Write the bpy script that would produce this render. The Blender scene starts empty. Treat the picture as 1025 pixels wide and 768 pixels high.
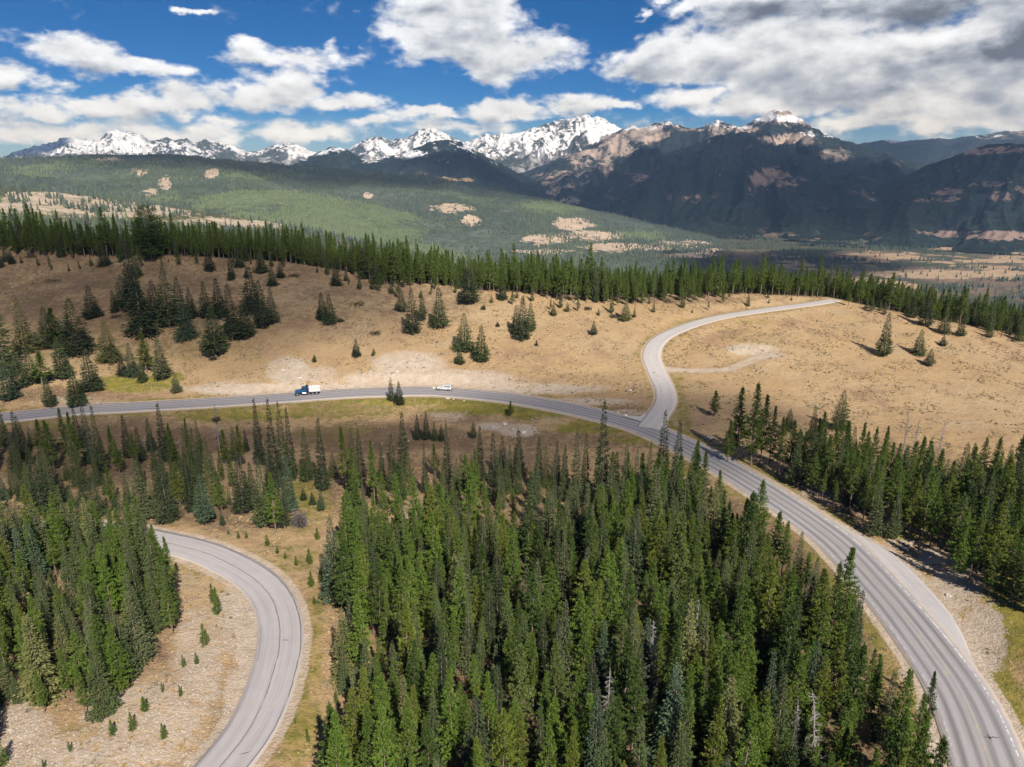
import bpy, bmesh, math, random
import numpy as np
from mathutils import Vector, Matrix

random.seed(7)
RNG = np.random.default_rng(11)
scene = bpy.context.scene
COL = scene.collection
rad = math.radians

# ------------------------------------------------------------------ camera
CAMZ = 70.0
FPX = 705.0
CX, CY = 512.5, 384.0
PITCH = math.atan((384 - 170) / FPX)
CP, SP = math.cos(PITCH), math.sin(PITCH)
cam = bpy.data.cameras.new('camera')
cam.sensor_fit = 'HORIZONTAL'
cam.angle = 2 * math.atan(512.5 / FPX)
cam.clip_start = 0.5
cam.clip_end = 60000
camo = bpy.data.objects.new('camera', cam)
COL.objects.link(camo)
camo.location = (0, 0, CAMZ)
camo.rotation_euler = (math.pi / 2 - PITCH, 0, 0)
scene.camera = camo

SUN_AZ = rad(157)      # compass style, clockwise from +Y: the sun stands behind the camera, to its right
SUN_EL = rad(43)


def ray(u, v):
    """direction (per unit of depth) of the ray through a point of the photograph"""
    xr = (np.asarray(u, float) - CX) / FPX
    yr = (CY - np.asarray(v, float)) / FPX
    return xr, CP + yr * SP, -SP + yr * CP


def project(x, y, z):
    t = y * CP - (z - CAMZ) * SP
    t = np.where(t < 1, 1, t)
    return CX + FPX * x / t, CY - FPX * (y * SP + (z - CAMZ) * CP) / t, t


# ------------------------------------------------------------------ noise
_P = RNG.permutation(4096)
_P = np.concatenate([_P, _P])
_GA = RNG.uniform(0, 2 * math.pi, 4096)
_GX, _GY = np.cos(_GA), np.sin(_GA)


def perlin(x, y):
    xi = np.floor(x).astype(np.int64); yi = np.floor(y).astype(np.int64)
    fx = x - xi; fy = y - yi
    sx = fx * fx * fx * (fx * (fx * 6 - 15) + 10)
    sy = fy * fy * fy * (fy * (fy * 6 - 15) + 10)

    def g(ix, iy, dx, dy):
        h = _P[_P[ix & 4095] + (iy & 4095)]
        return _GX[h] * dx + _GY[h] * dy
    a = g(xi, yi, fx, fy); b = g(xi + 1, yi, fx - 1, fy)
    c = g(xi, yi + 1, fx, fy - 1); d = g(xi + 1, yi + 1, fx - 1, fy - 1)
    return ((a + sx * (b - a)) * (1 - sy) + (c + sx * (d - c)) * sy) * 1.5


def fbm(x, y, octv=5, gain=0.5, lac=2.03):
    s = 0; a = 1; n = 0
    for i in range(octv):
        s = s + a * perlin(x + 17.3 * i, y - 9.1 * i); n += a
        a *= gain; x = x * lac; y = y * lac
    return s / n


def ridged(x, y, octv=5, gain=0.5):
    s = 0; a = 1; n = 0
    for i in range(octv):
        s = s + a * (1 - np.abs(perlin(x + 31.7 * i, y + 5.3 * i)) * 1.8); n += a
        a *= gain; x = x * 2.07; y = y * 2.07
    return s / n


def smooth(a, b, x):
    t = np.clip((x - a) / (b - a), 0, 1)
    return t * t * (3 - 2 * t)


# ------------------------------------------------------------------ near relief from measured points
CTRL = []


def cz(u, v, z):
    dx, dy, dz = ray(u, v)
    t = (z - CAMZ) / dz
    CTRL.append((dx * t, dy * t, z))


def ct(u, v, t):
    dx, dy, dz = ray(u, v)
    CTRL.append((dx * t, dy * t, CAMZ + dz * t))


for u, v in ((-90, 432), (27, 415), (100, 409), (199, 404), (299, 397), (340, 393), (440, 392), (506, 398), (552, 405), (605, 417),
             (645, 429), (690, 448), (737, 475), (777, 500), (811, 519), (850, 552), (897, 605), (936, 655), (964, 697), (991, 768), (1010, 860)):
    cz(u, v, 0.0)
for u, v, z in ((500, 600, -2.5), (500, 800, -2.5), (650, 600, -2.5), (800, 760, -1.5), (430, 520, -4), (600, 480, -3), (300, 440, -4), (450, 450, -4.5),
                (250, 500, -2.5), (100, 470, -3.0), (50, 700, 1), (150, 700, 1.6), (30, 600, 0.5), (-80, 600, 1), (340, 700, -1.5), (700, 700, -2),
                (199, 551, 0.3), (280, 640, 0.8), (225, 768, 1.2), (43, 531, 0), (850, 470, -.3), (950, 520, .3), (1000, 650, 1.3), (1080, 640, 2), (1100, 520, 1),
                (800, 400, .8), (1000, 430, 0.3), (1110, 420, 0), (740, 430, .3), (900, 400, .7)):
    cz(u, v, z)
for u, v, t in ((100, 330, 262), (100, 295, 285), (100, 262, 315), (0, 250, 318), (-110, 245, 320), (-80, 330, 268), (200, 345, 258), (200, 262, 315), (300, 340, 260),
                (300, 270, 315), (400, 350, 257), (400, 287, 310), (480, 297, 305), (500, 350, 260), (600, 305, 300), (700, 300, 310), (830, 303, 312), (930, 325, 286),
                (1020, 342, 276), (1110, 352, 270), (655, 370, 246), (750, 355, 256), (560, 375, 243), (180, 385, 240), (320, 378, 242), (440, 375, 243), (560, 330, 278)):
    ct(u, v, t)
_C = np.array(CTRL)


def _tps(r2):
    return np.where(r2 > 1e-9, r2 * np.log(r2 + 1e-12) * 0.5, 0)


def _fit():
    p = _C[:, :2] / 100.0
    n = len(p)
    r2 = ((p[:, None] - p[None]) ** 2).sum(-1)
    A = np.zeros((n + 3, n + 3))
    A[:n, :n] = _tps(r2) + np.eye(n) * 0.02
    A[:n, n] = 1; A[:n, n + 1:] = p
    A[n, :n] = 1; A[n + 1:, :n] = p.T
    b = np.zeros(n + 3); b[:n] = _C[:, 2]
    return p, np.linalg.solve(A, b)


_PP, _W = _fit()


def rbf(x, y):
    x = np.asarray(x, float); y = np.asarray(y, float)
    sh = x.shape
    q = np.stack([x.ravel(), y.ravel()], 1) / 100.0
    out = np.empty(len(q))
    for i in range(0, len(q), 40000):
        c = q[i:i + 40000]
        r2 = ((c[:, None] - _PP[None]) ** 2).sum(-1)
        out[i:i + 40000] = _tps(r2) @ _W[:-3] + _W[-3] + c @ _W[-2:]
    return out.reshape(sh)


# distance of the ridge crest by direction: beyond it the ground falls to the valley
_cr = []
for u, v, t in ((-110, 245, 320), (0, 250, 318), (100, 262, 315), (200, 262, 315), (300, 270, 315), (400, 287, 310), (480, 297, 305), (600, 305, 300), (700, 300, 310), (830, 303, 312), (930, 325, 286), (1020, 342, 276), (1110, 352, 270)):
    dx, dy, dz = ray(u, v)
    _cr.append((math.atan2(dx, dy), math.hypot(dx, dy) * t + 6))
_CRA = np.array([c[0] for c in _cr]); _CRR = np.array([c[1] for c in _cr])


def crest_r(az):
    return np.interp(az, _CRA, _CRR)


VALLEY = -260.0


def h0(x, y):
    """ground height without the roads' benches"""
    x = np.asarray(x, float); y = np.asarray(y, float)
    r = np.hypot(x, y)
    az = np.arctan2(x, y)
    cr = crest_r(az)
    # sample the fitted relief no farther than the crest and no nearer than 45 m, so that it is never extrapolated
    rr = np.clip(r, 45, cr)
    azc = np.clip(az, rad(-46), rad(46))
    zn = rbf(rr * np.sin(azc), rr * np.cos(azc))
    d = np.maximum(r - cr, 0)
    back = zn - 0.30 * (np.sqrt(d * d + 30 * 30) - 30) - 0.03 * d
    out = np.maximum(back, VALLEY + 6 * fbm(x / 400, y / 400, 3))
    near = smooth(1.35, 1.1, r / cr)
    out = out + near * (0.9 * fbm(x / 28, y / 28, 3) + 0.22 * fbm(x / 4.0, y / 4.0, 3))
    return out


def to_ground(u, v):
    """the point of the ground seen at (u, v) in the photograph"""
    dx, dy, dz = ray(u, v)
    t = np.arange(40, 480, 1.0)
    g = CAMZ + dz * t - h0(dx * t, dy * t)
    i = np.argmax(g < 0) if (g < 0).any() else len(t) - 1
    lo, hi = t[max(i - 1, 0)], t[i]
    for _ in range(14):
        m = 0.5 * (lo + hi)
        if CAMZ + dz * m - float(h0(dx * m, dy * m)) < 0: hi = m
        else: lo = m
    return np.array((dx * hi, dy * hi, CAMZ + dz * hi))


# ------------------------------------------------------------------ roads: centre lines
def catmull(P, step):
    P = np.array(P)
    P = np.vstack([2 * P[0] - P[1], P, 2 * P[-1] - P[-2]])
    out = []
    for i in range(1, len(P) - 2):
        a, b, c, d = P[i - 1:i + 3]
        n = max(2, int(np.linalg.norm(c - b) / 0.25))
        for k in range(n):
            t = k / n
            out.append(0.5 * ((2 * b) + (c - a) * t + (2 * a - 5 * b + 4 * c - d) * t * t + (3 * b - a - 3 * c + d) * t ** 3))
    out.append(P[-2])
    out = np.array(out)
    s = np.concatenate([[0], np.cumsum(np.linalg.norm(np.diff(out[:, :2], axis=0), axis=1))])
    q = np.arange(0, s[-1], step)
    res = np.stack([np.interp(q, s, out[:, k]) for k in range(out.shape[1])], 1)
    return res, q


def smooth_line(a, n):
    k = np.ones(n) / n
    p = np.concatenate([np.full(n, a[0]), a, np.full(n, a[-1])])
    return np.convolve(p, k, 'same')[n:-n]


def road_line(px, sm=15):
    pts = [to_ground(u, v) for u, v in px]
    L, s = catmull(pts, 1.0)
    for k in (0, 1):
        L[:, k] = smooth_line(L[:, k], 7)
    L[:, 2] = smooth_line(h0(L[:, 0], L[:, 1]), sm)
    T = np.gradient(L[:, :2], axis=0)
    T /= np.linalg.norm(T, axis=1)[:, None]
    N = np.stack([T[:, 1], -T[:, 0]], 1)        # to the right of travel
    return {'P': L, 'N': N, 's': s}


HWY = road_line([(-200, 446), (-90, 431), (-30, 421), (27, 415.5), (100, 409), (199, 403.5), (299, 397), (340, 393.8), (390, 392), (440, 392.5), (506, 398), (552, 405.5), (605, 417), (645, 429),
                 (690, 448.5), (737, 474), (777, 499), (811, 521), (840, 544), (865, 570), (897, 606), (936, 656), (964, 699), (991, 768), (1006, 830), (1016, 920)], 25)
SIDE = road_line([(648, 430), (657, 417), (664.5, 407), (667, 398), (664.5, 388), (660, 378), (655, 367), (652, 356), (655, 346), (664, 337), (682, 328.5), (706, 321), (740, 314), (780, 308.5), (815, 304), (836, 300.5)], 21)
LOWER = road_line([(-120, 542), (-40, 534), (43, 530), (110, 533), (155, 540), (199, 551), (237, 567), (260, 583), (275, 603), (281, 625), (280, 648), (275, 672), (264, 705), (246, 738), (221, 768), (180, 820), (120, 880)], 21)
TRACK = road_line([(664, 369.5), (690, 370.5), (712, 371), (732, 368.5), (748, 362), (762, 356.5), (775, 356)], 9)
LOOP = road_line([(762, 356.5), (757, 352), (746, 349), (736, 347.5)], 5)
HW, SW, LW = 4.7, 3.25, 3.45        # half widths

_RD = [(HWY, HW), (SIDE, SW), (LOWER, LW), (TRACK, 1.9), (LOOP, 1.6)]


def near_road(x, y, R):
    """(distance to the centre line, its height, index along it)"""
    P = R['P']
    q = np.stack([x.ravel(), y.ravel()], 1)
    d = np.full(len(q), 1e9); z = np.zeros(len(q)); ix = np.zeros(len(q), int)
    lo = P[:, :2].min(0) - 30; hi = P[:, :2].max(0) + 30
    sel = np.where(((q > lo) & (q < hi)).all(1))[0]
    for i in range(0, len(sel), 20000):
        s = sel[i:i + 20000]
        r2 = ((q[s][:, None] - P[None, :, :2]) ** 2).sum(-1)
        j = r2.argmin(1)
        d[s] = np.sqrt(r2[np.arange(len(s)), j]); ix[s] = j
        # height on the piece towards the neighbour, so that the bench has no steps
        T = np.stack([-R['N'][:, 1], R['N'][:, 0]], 1)
        off = ((q[s] - P[j, :2]) * T[j]).sum(1)
        dz = np.gradient(P[:, 2])
        z[s] = P[j, 2] + np.clip(off, -1, 1) * dz[j]
    return d.reshape(x.shape), z.reshape(x.shape), ix.reshape(x.shape)


# paved turnout beside the highway: width beyond the right-hand edge (looking along the line, which runs left to right then to the camera) by station
_tu = [to_ground(u, v) for u, v in ((826, 520), (858, 533), (890, 550), (917, 572), (940, 596), (955, 617), (967, 640), (974, 664), (978, 684))]
TURN = []
for p in _tu:
    d2 = ((HWY['P'][:, :2] - p[:2]) ** 2).sum(1)
    j = int(d2.argmin())
    TURN.append((j, float(np.dot(p[:2] - HWY['P'][j, :2], -HWY['N'][j]))))
TURN.sort()
TJ = np.array([t[0] for t in TURN]); TW = np.maximum(np.array([t[1] for t in TURN]), HW)
TW[0] = HW; TW[-1] = HW


def turn_width(j):
    return np.where((j < TJ[0]) | (j > TJ[-1]), 0, np.interp(j, TJ, TW))


def height(x, y, full=False):
    """finished ground: relief with the roads benched into it"""
    x = np.atleast_1d(np.asarray(x, float)); y = np.atleast_1d(np.asarray(y, float))
    z = h0(x, y)
    dist = [None] * len(_RD)
    for k in range(len(_RD) - 1, -1, -1):
        R, w = _RD[k]
        d, rz, j = near_road(x, y, R)
        if k == 0:
            side = ((np.stack([x.ravel(), y.ravel()], 1) - R['P'][j.ravel(), :2]) * -R['N'][j.ravel()]).sum(1).reshape(x.shape)
            extra = np.where(side > 0, np.maximum(turn_width(j) - w, 0), 0)
            d = np.maximum(d - extra, 0)
        wid = w + 1.2
        f = smooth(wid + 6.5, wid, d)
        z = z * (1 - f) + (rz - 0.10) * f
        dist[k] = d - w
    return (z, dist) if full else z


def ground_z(x, y):
    return float(height(np.array([x]), np.array([y]))[0])


def seen_ground(u, v):
    p = to_ground(u, v)
    p[2] = ground_z(p[0], p[1])
    return p


# ------------------------------------------------------------------ objects
def tag(o, label=None, cat=None, group=None, kind=None):
    if label: o['label'] = label
    if cat: o['category'] = cat
    if group: o['group'] = group
    if kind: o['kind'] = kind
    return o


def link(name, mesh, parent=None, loc=None):
    o = bpy.data.objects.new(name, mesh)
    COL.objects.link(o)
    if parent: o.parent = parent
    if loc is not None: o.location = loc
    return o


def empty(name, loc, rz=0.0, scale=1.0):
    o = bpy.data.objects.new(name, None)
    COL.objects.link(o)
    o.location = loc; o.rotation_euler = (0, 0, rz)
    o.scale = scale if hasattr(scale, '__len__') else (scale,) * 3
    o.empty_display_size = 0.5
    return o


def np_mesh(name, V, F, mats, attrs=None, smooth_shade=False, midx=None):
    """V (n,3); F (m,k) of one face size, or a list of such arrays"""
    V = np.asarray(V, np.float32)
    Fs = [np.asarray(f, np.int32) for f in (F if isinstance(F, list) else [F]) if len(f)]
    m = bpy.data.meshes.new(name)
    m.vertices.add(len(V)); m.vertices.foreach_set('co', V.ravel())
    loops = np.concatenate([f.ravel() for f in Fs])
    tot = np.concatenate([np.full(len(f), f.shape[1], np.int32) for f in Fs])
    m.loops.add(len(loops)); m.loops.foreach_set('vertex_index', loops)
    m.polygons.add(len(tot))
    m.polygons.foreach_set('loop_start', np.concatenate([[0], np.cumsum(tot)[:-1]]).astype(np.int32))
    m.polygons.foreach_set('loop_total', tot)
    if midx is not None: m.polygons.foreach_set('material_index', np.asarray(midx, np.int32))
    m.polygons.foreach_set('use_smooth', np.full(len(tot), bool(smooth_shade)))
    m.update(calc_edges=True)
    for k, a in (attrs or {}).items():
        a = np.asarray(a, np.float32)
        if a.ndim == 1:
            at = m.attributes.new(k, 'FLOAT', 'POINT'); at.data.foreach_set('value', a)
        else:
            at = m.attributes.new(k, 'FLOAT_VECTOR', 'POINT'); at.data.foreach_set('vector', a.ravel())
    for mt in (mats if isinstance(mats, (list, tuple)) else [mats]): m.materials.append(mt)
    return m


def grid_faces(nr, nc, wrap=False):
    i = np.arange(nr - 1)[:, None]; j = np.arange(nc if wrap else nc - 1)[None]
    j2 = (j + 1) % nc
    a = i * nc + j; b = i * nc + j2; c = (i + 1) * nc + j2; d = (i + 1) * nc + j
    return np.stack([a, b, c, d], -1).reshape(-1, 4)


# ------------------------------------------------------------------ node helper
class NT:
    def __init__(s, tree): s.t = tree; s.n = tree.nodes; s.l = tree.links

    def node(s, kind, ins=None, **props):
        n = s.n.new(kind)
        for k, v in props.items(): setattr(n, k, v)
        for k, v in (ins or {}).items(): s.set(n, k, v)
        return n

    def set(s, n, k, v):
        sock = n.inputs[k]
        if isinstance(v, bpy.types.NodeSocket): s.l.new(v, sock)
        elif isinstance(v, bpy.types.Node): s.l.new(v.outputs[0], sock)
        else: sock.default_value = v

    def math(s, op, a, b=0.0, clamp=False):
        return s.node('ShaderNodeMath', {0: a, 1: b}, operation=op, use_clamp=clamp).outputs[0]

    def mix(s, f, a, b, mode='MIX'):
        n = s.n.new('ShaderNodeMix'); n.data_type = 'RGBA'; n.blend_type = mode
        s.set(n, 0, f)
        for k, v in ((6, a), (7, b)):
            if isinstance(v, tuple) and len(v) == 3: v = (*v, 1)
            s.set(n, k, v)
        return n.outputs[2]

    def noise(s, vec, scale, detail=3, rough=0.55, dist=0.0, dim='3D'):
        n = s.node('ShaderNodeTexNoise', {'Scale': scale, 'Detail': detail, 'Roughness': rough, 'Distortion': dist}, noise_dimensions=dim)
        if vec is not None: s.l.new(vec, n.inputs['Vector'])
        return n.outputs['Fac']

    def ramp(s, f, a, b, lo=0.0, hi=1.0):
        return s.node('ShaderNodeMapRange', {0: f, 1: a, 2: b, 3: lo, 4: hi}, interpolation_type='SMOOTHSTEP').outputs[0]

    def attr(s, name):
        return s.node('ShaderNodeAttribute', attribute_name=name)


def material(name):
    m = bpy.data.materials.new(name); m.use_nodes = True
    m.node_tree.nodes.clear()
    t = NT(m.node_tree)
    out = t.node('ShaderNodeOutputMaterial')
    b = t.node('ShaderNodeBsdfPrincipled', {'Roughness': 0.9, 'Specular IOR Level': 0.2})
    t.l.new(b.outputs[0], out.inputs[0])
    return m, t, b


def bump(t, b, h, strength, dist):
    n = t.node('ShaderNodeBump', {'Strength': strength, 'Distance': dist, 'Height': h})
    t.l.new(n.outputs[0], b.inputs['Normal'])


def plain(name, col, rough=0.6, metal=0.0, var=0.12, scale=6.0, spec=0.4):
    """paint, rubber, glass: one colour with faint uneven wear"""
    m, t, b = material(name)
    tc = t.node('ShaderNodeTexCoord').outputs['Object']
    n = t.noise(tc, scale, 4)
    c = t.mix(n, tuple(x * (1 - var) for x in col), tuple(min(1, x * (1 + var)) for x in col))
    t.set(b, 'Base Color', c); b.inputs['Roughness'].default_value = rough
    b.inputs['Metallic'].default_value = metal; b.inputs['Specular IOR Level'].default_value = spec
    return m

# ------------------------------------------------------------------ ground
GREEN = [(150, 350, 130, 40, .22), (210, 690, 20, 60, .3), (100, 740, 70, 20, .3), (130, 384, 38, 9, 1.0), (165, 378, 25, 7, .6), (450, 402, 150, 5, .7), (300, 413, 120, 8, .55), (480, 410, 60, 6, .8), (540, 413, 40, 8, .8), (600, 428, 50, 7, .9), (640, 440, 30, 6, .7), (690, 470, 30, 8, .6),
         (1000, 720, 30, 60, .8), (1010, 620, 30, 45, .9), (985, 690, 14, 40, .8), (1020, 770, 25, 60, .9), (965, 560, 30, 10, .6), (905, 540, 30, 7, .5), (908, 640, 10, 20, .8), (925, 690, 10, 40, .9), (945, 750, 10, 40, .9), (300, 500, 30, 36, .6), (285, 560, 40, 22, .4),
         (300, 720, 25, 60, .5), (313, 640, 14, 70, .5), (680, 395, 6, 25, .5), (685, 420, 10, 20, .5), (720, 322, 60, 4, .35), (760, 345, 100, 16, .2), (330, 430, 50, 20, .3), (60, 470, 60, 30, .25), (60, 425, 50, 6, .4), (230, 416, 60, 7, .7), (510, 540, 20, 30, .3)]
DIRT = [(290, 372, 22, 15, 1), (262, 390, 75, 6, 1), (345, 389, 60, 5, .95), (408, 365, 36, 13, .95), (440, 379, 75, 9, 1), (372, 380, 30, 9, .8), (525, 389, 80, 6, .8), (590, 402, 50, 4, .7), (320, 376, 20, 10, .6), (490, 427, 16, 4, .9), (520, 431, 20, 7, .8), (447, 417, 22, 6, .55), (550, 420, 16, 4, .4),
        (150, 715, 70, 45, .62), (90, 755, 130, 22, .6), (200, 660, 30, 60, .62), (230, 620, 20, 34, .8), (246, 650, 12, 50, .8), (236, 700, 14, 40, .7), (20, 730, 40, 30, .6), (75, 403, 50, 8, .45), (220, 386, 25, 5, .5), (370, 385, 50, 6, .5),
        (955, 590, 28, 22, .9), (985, 640, 22, 36, .95), (930, 560, 30, 12, .7), (900, 545, 26, 7, .55), (912, 660, 12, 28, .9), (930, 715, 12, 45, 1), (942, 765, 10, 40, 1), (750, 350, 28, 6, .8), (770, 356, 18, 4, .7), (700, 371, 40, 3, .6),
        (405, 512, 26, 24, .35), (300, 522, 14, 6, .4), (630, 413, 30, 4, .5), (650, 520, 30, 20, .3), (820, 495, 30, 14, .35), (990, 560, 40, 14, .3)]
BROWN = [(120, 300, 170, 50, .5), (40, 270, 120, 40, .35), (230, 270, 150, 22, .4), (330, 300, 60, 40, .35), (200, 440, 130, 14, .65), (80, 450, 120, 45, .7), (330, 410, 60, 10, .6), (380, 440, 110, 18, .75), (560, 440, 80, 12, .55), (600, 412, 60, 6, .6), (450, 418, 55, 9, .45), (230, 510, 60, 22, .6),
         (420, 480, 140, 40, .6), (520, 500, 60, 70, .6), (70, 395, 80, 10, .6), (1000, 550, 60, 20, .65), (850, 500, 70, 22, .55), (740, 335, 60, 6, .35), (700, 300, 90, 5, .45), (420, 300, 70, 22, .4), (90, 540, 80, 50, .8), (640, 610, 250, 130, .95), (640, 760, 260, 120, .95), (450, 700, 90, 120, .9), (90, 640, 80, 60, .8), (880, 470, 120, 28, .5), (215, 690, 12, 90, .35)]


def ellipses(u, v, L):
    out = np.zeros_like(u)
    for (a, b, ru, rv, s) in L:
        d = np.sqrt(((u - a) / ru) ** 2 + ((v - b) / rv) ** 2)
        out = np.maximum(out, s * smooth(1.55, 0.45, d))
    return out


def build_ground():
    az = np.concatenate([np.arange(-180, -52, 4.0), np.arange(-52, -43, .6), np.arange(-43, 43, .13), np.arange(43, 52, .6), np.arange(52, 180, 4.0)])
    r = [1.0, 6, 14, 22, 30, 37, 43, 47]
    while r[-1] < 430: r.append(r[-1] * 1.0052)
    while r[-1] < 1600: r.append(r[-1] * 1.02)
    while r[-1] < 30000: r.append(r[-1] * 1.05)
    r = np.array(r)
    A, R = np.meshgrid(np.radians(az), r)
    X = R * np.sin(A); Y = R * np.cos(A)
    Z, D = height(X, Y, True)
    V = np.stack([X.ravel(), Y.ravel(), Z.ravel()], 1)
    # close the hole at the centre with one point
    F4 = grid_faces(len(r), len(az), True)[:, ::-1]
    V = np.vstack([V, [[0, 0, float(Z[0].mean())]]])
    n = len(az); k = np.arange(n)
    F3 = np.stack([k, np.full(n, len(V) - 1), (k + 1) % n], 1)
    u, v, t = project(X, Y, Z)
    ratio = R / crest_r(A)
    nearm = smooth(1.16, 1.03, ratio) * (Y > 20)
    gr = ellipses(u, v, GREEN) * nearm
    di = ellipses(u, v, DIRT) * nearm
    br = ellipses(u, v, BROWN) * nearm
    dh, ds, dl, dt, dp = D
    # gravel verges, worn track
    di = np.maximum(di, smooth(2.0, 0.5, dh) * .95)
    di = np.maximum(di, smooth(1.0, 0.2, ds) * .75)
    di = np.maximum(di, smooth(1.9, 0.5, dl) * 1.0)
    wob = 0.8 * fbm(X / 5, Y / 5, 3)
    di = np.maximum(di, smooth(0.9, -0.6, dt + wob) * 1.0)
    di = np.maximum(di, smooth(0.9, -0.5, dp + wob) * .9)
    gr = np.maximum(gr, (smooth(6, 2.0, dh + 3 * wob) * .55 + smooth(5, 1.5, ds + 2 * wob) * .35 + smooth(4.5, 2.0, dl + 2 * wob) * .25) * (1 - di))
    far = smooth(1.25, 1.9, ratio)
    # valley floor: tan fields among dark woods
    vu, vv = u, v
    fields = ellipses(vu, vv, [(990, 245, 70, 6, 1), (930, 243, 40, 4, .7), (1000, 262, 90, 6, .5), (880, 256, 60, 4, .6), (800, 268, 60, 4, .5), (960, 275, 90, 5, .75), (850, 280, 40, 3.5, .6), (870, 262, 30, 3, .5), (1060, 250, 60, 10, .8), (900, 285, 25, 3, .9), (790, 259, 30, 3, .6), (840, 275, 20, 2.5, .9)])
    Q = np.zeros((len(V), 3)); Q[:-1] = np.stack([gr.ravel(), di.ravel(), br.ravel()], 1)
    Q2 = np.zeros((len(V), 3)); Q2[:-1] = np.stack([far.ravel(), fields.ravel(), np.zeros(X.size)], 1)
    m, t, b = material('ground_soil_grass')
    pos = t.node('ShaderNodeNewGeometry').outputs['Position']
    a1 = t.node('ShaderNodeSeparateXYZ', {0: t.attr('cover').outputs['Vector']})
    a2 = t.node('ShaderNodeSeparateXYZ', {0: t.attr('beyond').outputs['Vector']})
    n0 = t.noise(pos, .022, 4); n1 = t.noise(pos, .09, 5, .6); n2 = t.noise(pos, .45, 5, .65); n3 = t.noise(pos, 2.2, 4, .7); n4 = t.noise(pos, 7.0, 3, .7)
    straw = t.mix(t.ramp(n1, .32, .68), (.48, .325, .165), (.40, .265, .135))
    straw = t.mix(t.ramp(n0, .45, .7, 0, .6), straw, (.50, .37, .22))
    nm = t.noise(t.node('ShaderNodeMapping', {'Vector': pos, 'Location': (91, 37, 5)}).outputs[0], .055, 6, .68)
    straw = t.mix(t.ramp(nm, .53, .68, 0, .75), straw, (.31, .19, .115))
    straw = t.mix(t.ramp(nm, .44, .30, 0, .6), straw, (.42, .335, .215))
    straw = t.mix(t.ramp(n2, .50, .72, 0, .55), straw, (.29, .19, .11))
    straw = t.mix(t.ramp(n3, .50, .70, 0, .75), straw, (.23, .175, .125))
    straw = t.mix(t.ramp(n4, .52, .75, 0, .65), straw, (.54, .42, .28))
    straw = t.mix(t.ramp(n4, .48, .25, 0, .6), straw, (.22, .155, .10))
    sg = t.noise(t.node('ShaderNodeMapping', {'Vector': pos, 'Location': (11, 77, 3)}).outputs[0], .9, 6, .72)
    straw = t.mix(t.ramp(sg, .55, .66, 0, .6), straw, (.235, .195, .165))
    brown = t.mix(t.ramp(n2, .35, .65), (.135, .09, .06), (.225, .15, .09))
    brown = t.mix(t.ramp(n3, .5, .72, 0, .7), brown, (.10, .075, .05))
    green = t.mix(t.ramp(n2, .35, .65), (.27, .22, .045), (.17, .165, .04))
    green = t.mix(t.ramp(n3, .5, .75, 0, .6), green, (.34, .26, .09))
    dirt = t.mix(t.ramp(n2, .3, .7), (.57, .47, .36), (.43, .34, .25))
    dirt = t.mix(t.ramp(n1, .5, .7, 0, .6), dirt, (.42, .29, .165))
    dirt = t.mix(t.ramp(n3, .48, .7, 0, .5), dirt, (.55, .47, .40))
    dirt = t.mix(t.ramp(n4, .55, .75, 0, .6), dirt, (.25, .19, .13))

    jag = t.math('MULTIPLY', t.math('SUBTRACT', t.math('ADD', t.math('MULTIPLY', n1, .5), t.math('ADD', t.math('MULTIPLY', n2, .8), t.math('MULTIPLY', n3, .5))), .9), 1.7)

    def cover(sock, lo=.25, hi=.62):
        return t.ramp(t.math('ADD', sock, t.math('MULTIPLY', jag, t.ramp(sock, 0.02, .25))), lo, hi)
    c = t.mix(cover(a1.outputs[2], .1, .8), straw, brown)
    c = t.mix(cover(a1.outputs[0], .15, .75), c, green)
    c = t.mix(cover(a1.outputs[1], .3, .65), c, dirt)
    # valley
    f0 = t.noise(pos, .0022, 4); f1 = t.noise(pos, .011, 4, .6); f2 = t.noise(pos, .05, 3, .6)
    val = t.mix(t.ramp(f0, .42, .55), (.065, .07, .045), (.16, .115, .085))
    val = t.mix(t.ramp(f1, .5, .62, 0, .7), val, (.05, .06, .038))
    fl = t.mix(f1, (.42, .31, .19), (.30, .21, .14))
    fm = t.ramp(t.math('ADD', a2.outputs[1], t.math('MULTIPLY', t.math('SUBTRACT', f1, .5), 1.6)), .35, .5)
    fm = t.math('MULTIPLY', fm, t.ramp(a2.outputs[1], .02, .2))
    val = t.mix(fm, val, fl)
    val = t.mix(t.ramp(f2, .56, .66, 0, .75), val, (.045, .055, .035))
    c = t.mix(a2.outputs[0], c, val)
    t.set(b, 'Base Color', c); b.inputs['Roughness'].default_value = .95; b.inputs['Specular IOR Level'].default_value = .1
    bump(t, b, t.math('ADD', t.math('MULTIPLY', n2, .6), t.math('ADD', t.math('MULTIPLY', n3, .35), t.math('MULTIPLY', n4, .14))), .9, 1.1)
    me = np_mesh('ground', V, [F4, F3], m, {'cover': Q, 'beyond': Q2}, True)
    tag(link('ground', me), kind='structure')


build_ground()


# ------------------------------------------------------------------ roads
def strip(R, lats, dz, j0=0, j1=None, side=None, step=1):
    """sheet along a centre line; lats are offsets to the right of travel, dz their drop. Returns V, F, lat, s"""
    P, N = R['P'], R['N']
    j = np.arange(j0, len(P) if j1 is None else j1 + 1, step)
    L = np.array(lats); L = np.broadcast_to(L, (len(j), len(lats))) if L.ndim == 1 else L[j]
    X = P[j, 0, None] + N[j, 0, None] * L; Y = P[j, 1, None] + N[j, 1, None] * L
    Z = P[j, 2, None] + np.array(dz)[None]
    V = np.stack([X.ravel(), Y.ravel(), Z.ravel()], 1)
    return V, grid_faces(len(j), len(lats)), L.ravel().copy(), np.repeat(R['s'][j], L.shape[1])


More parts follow.
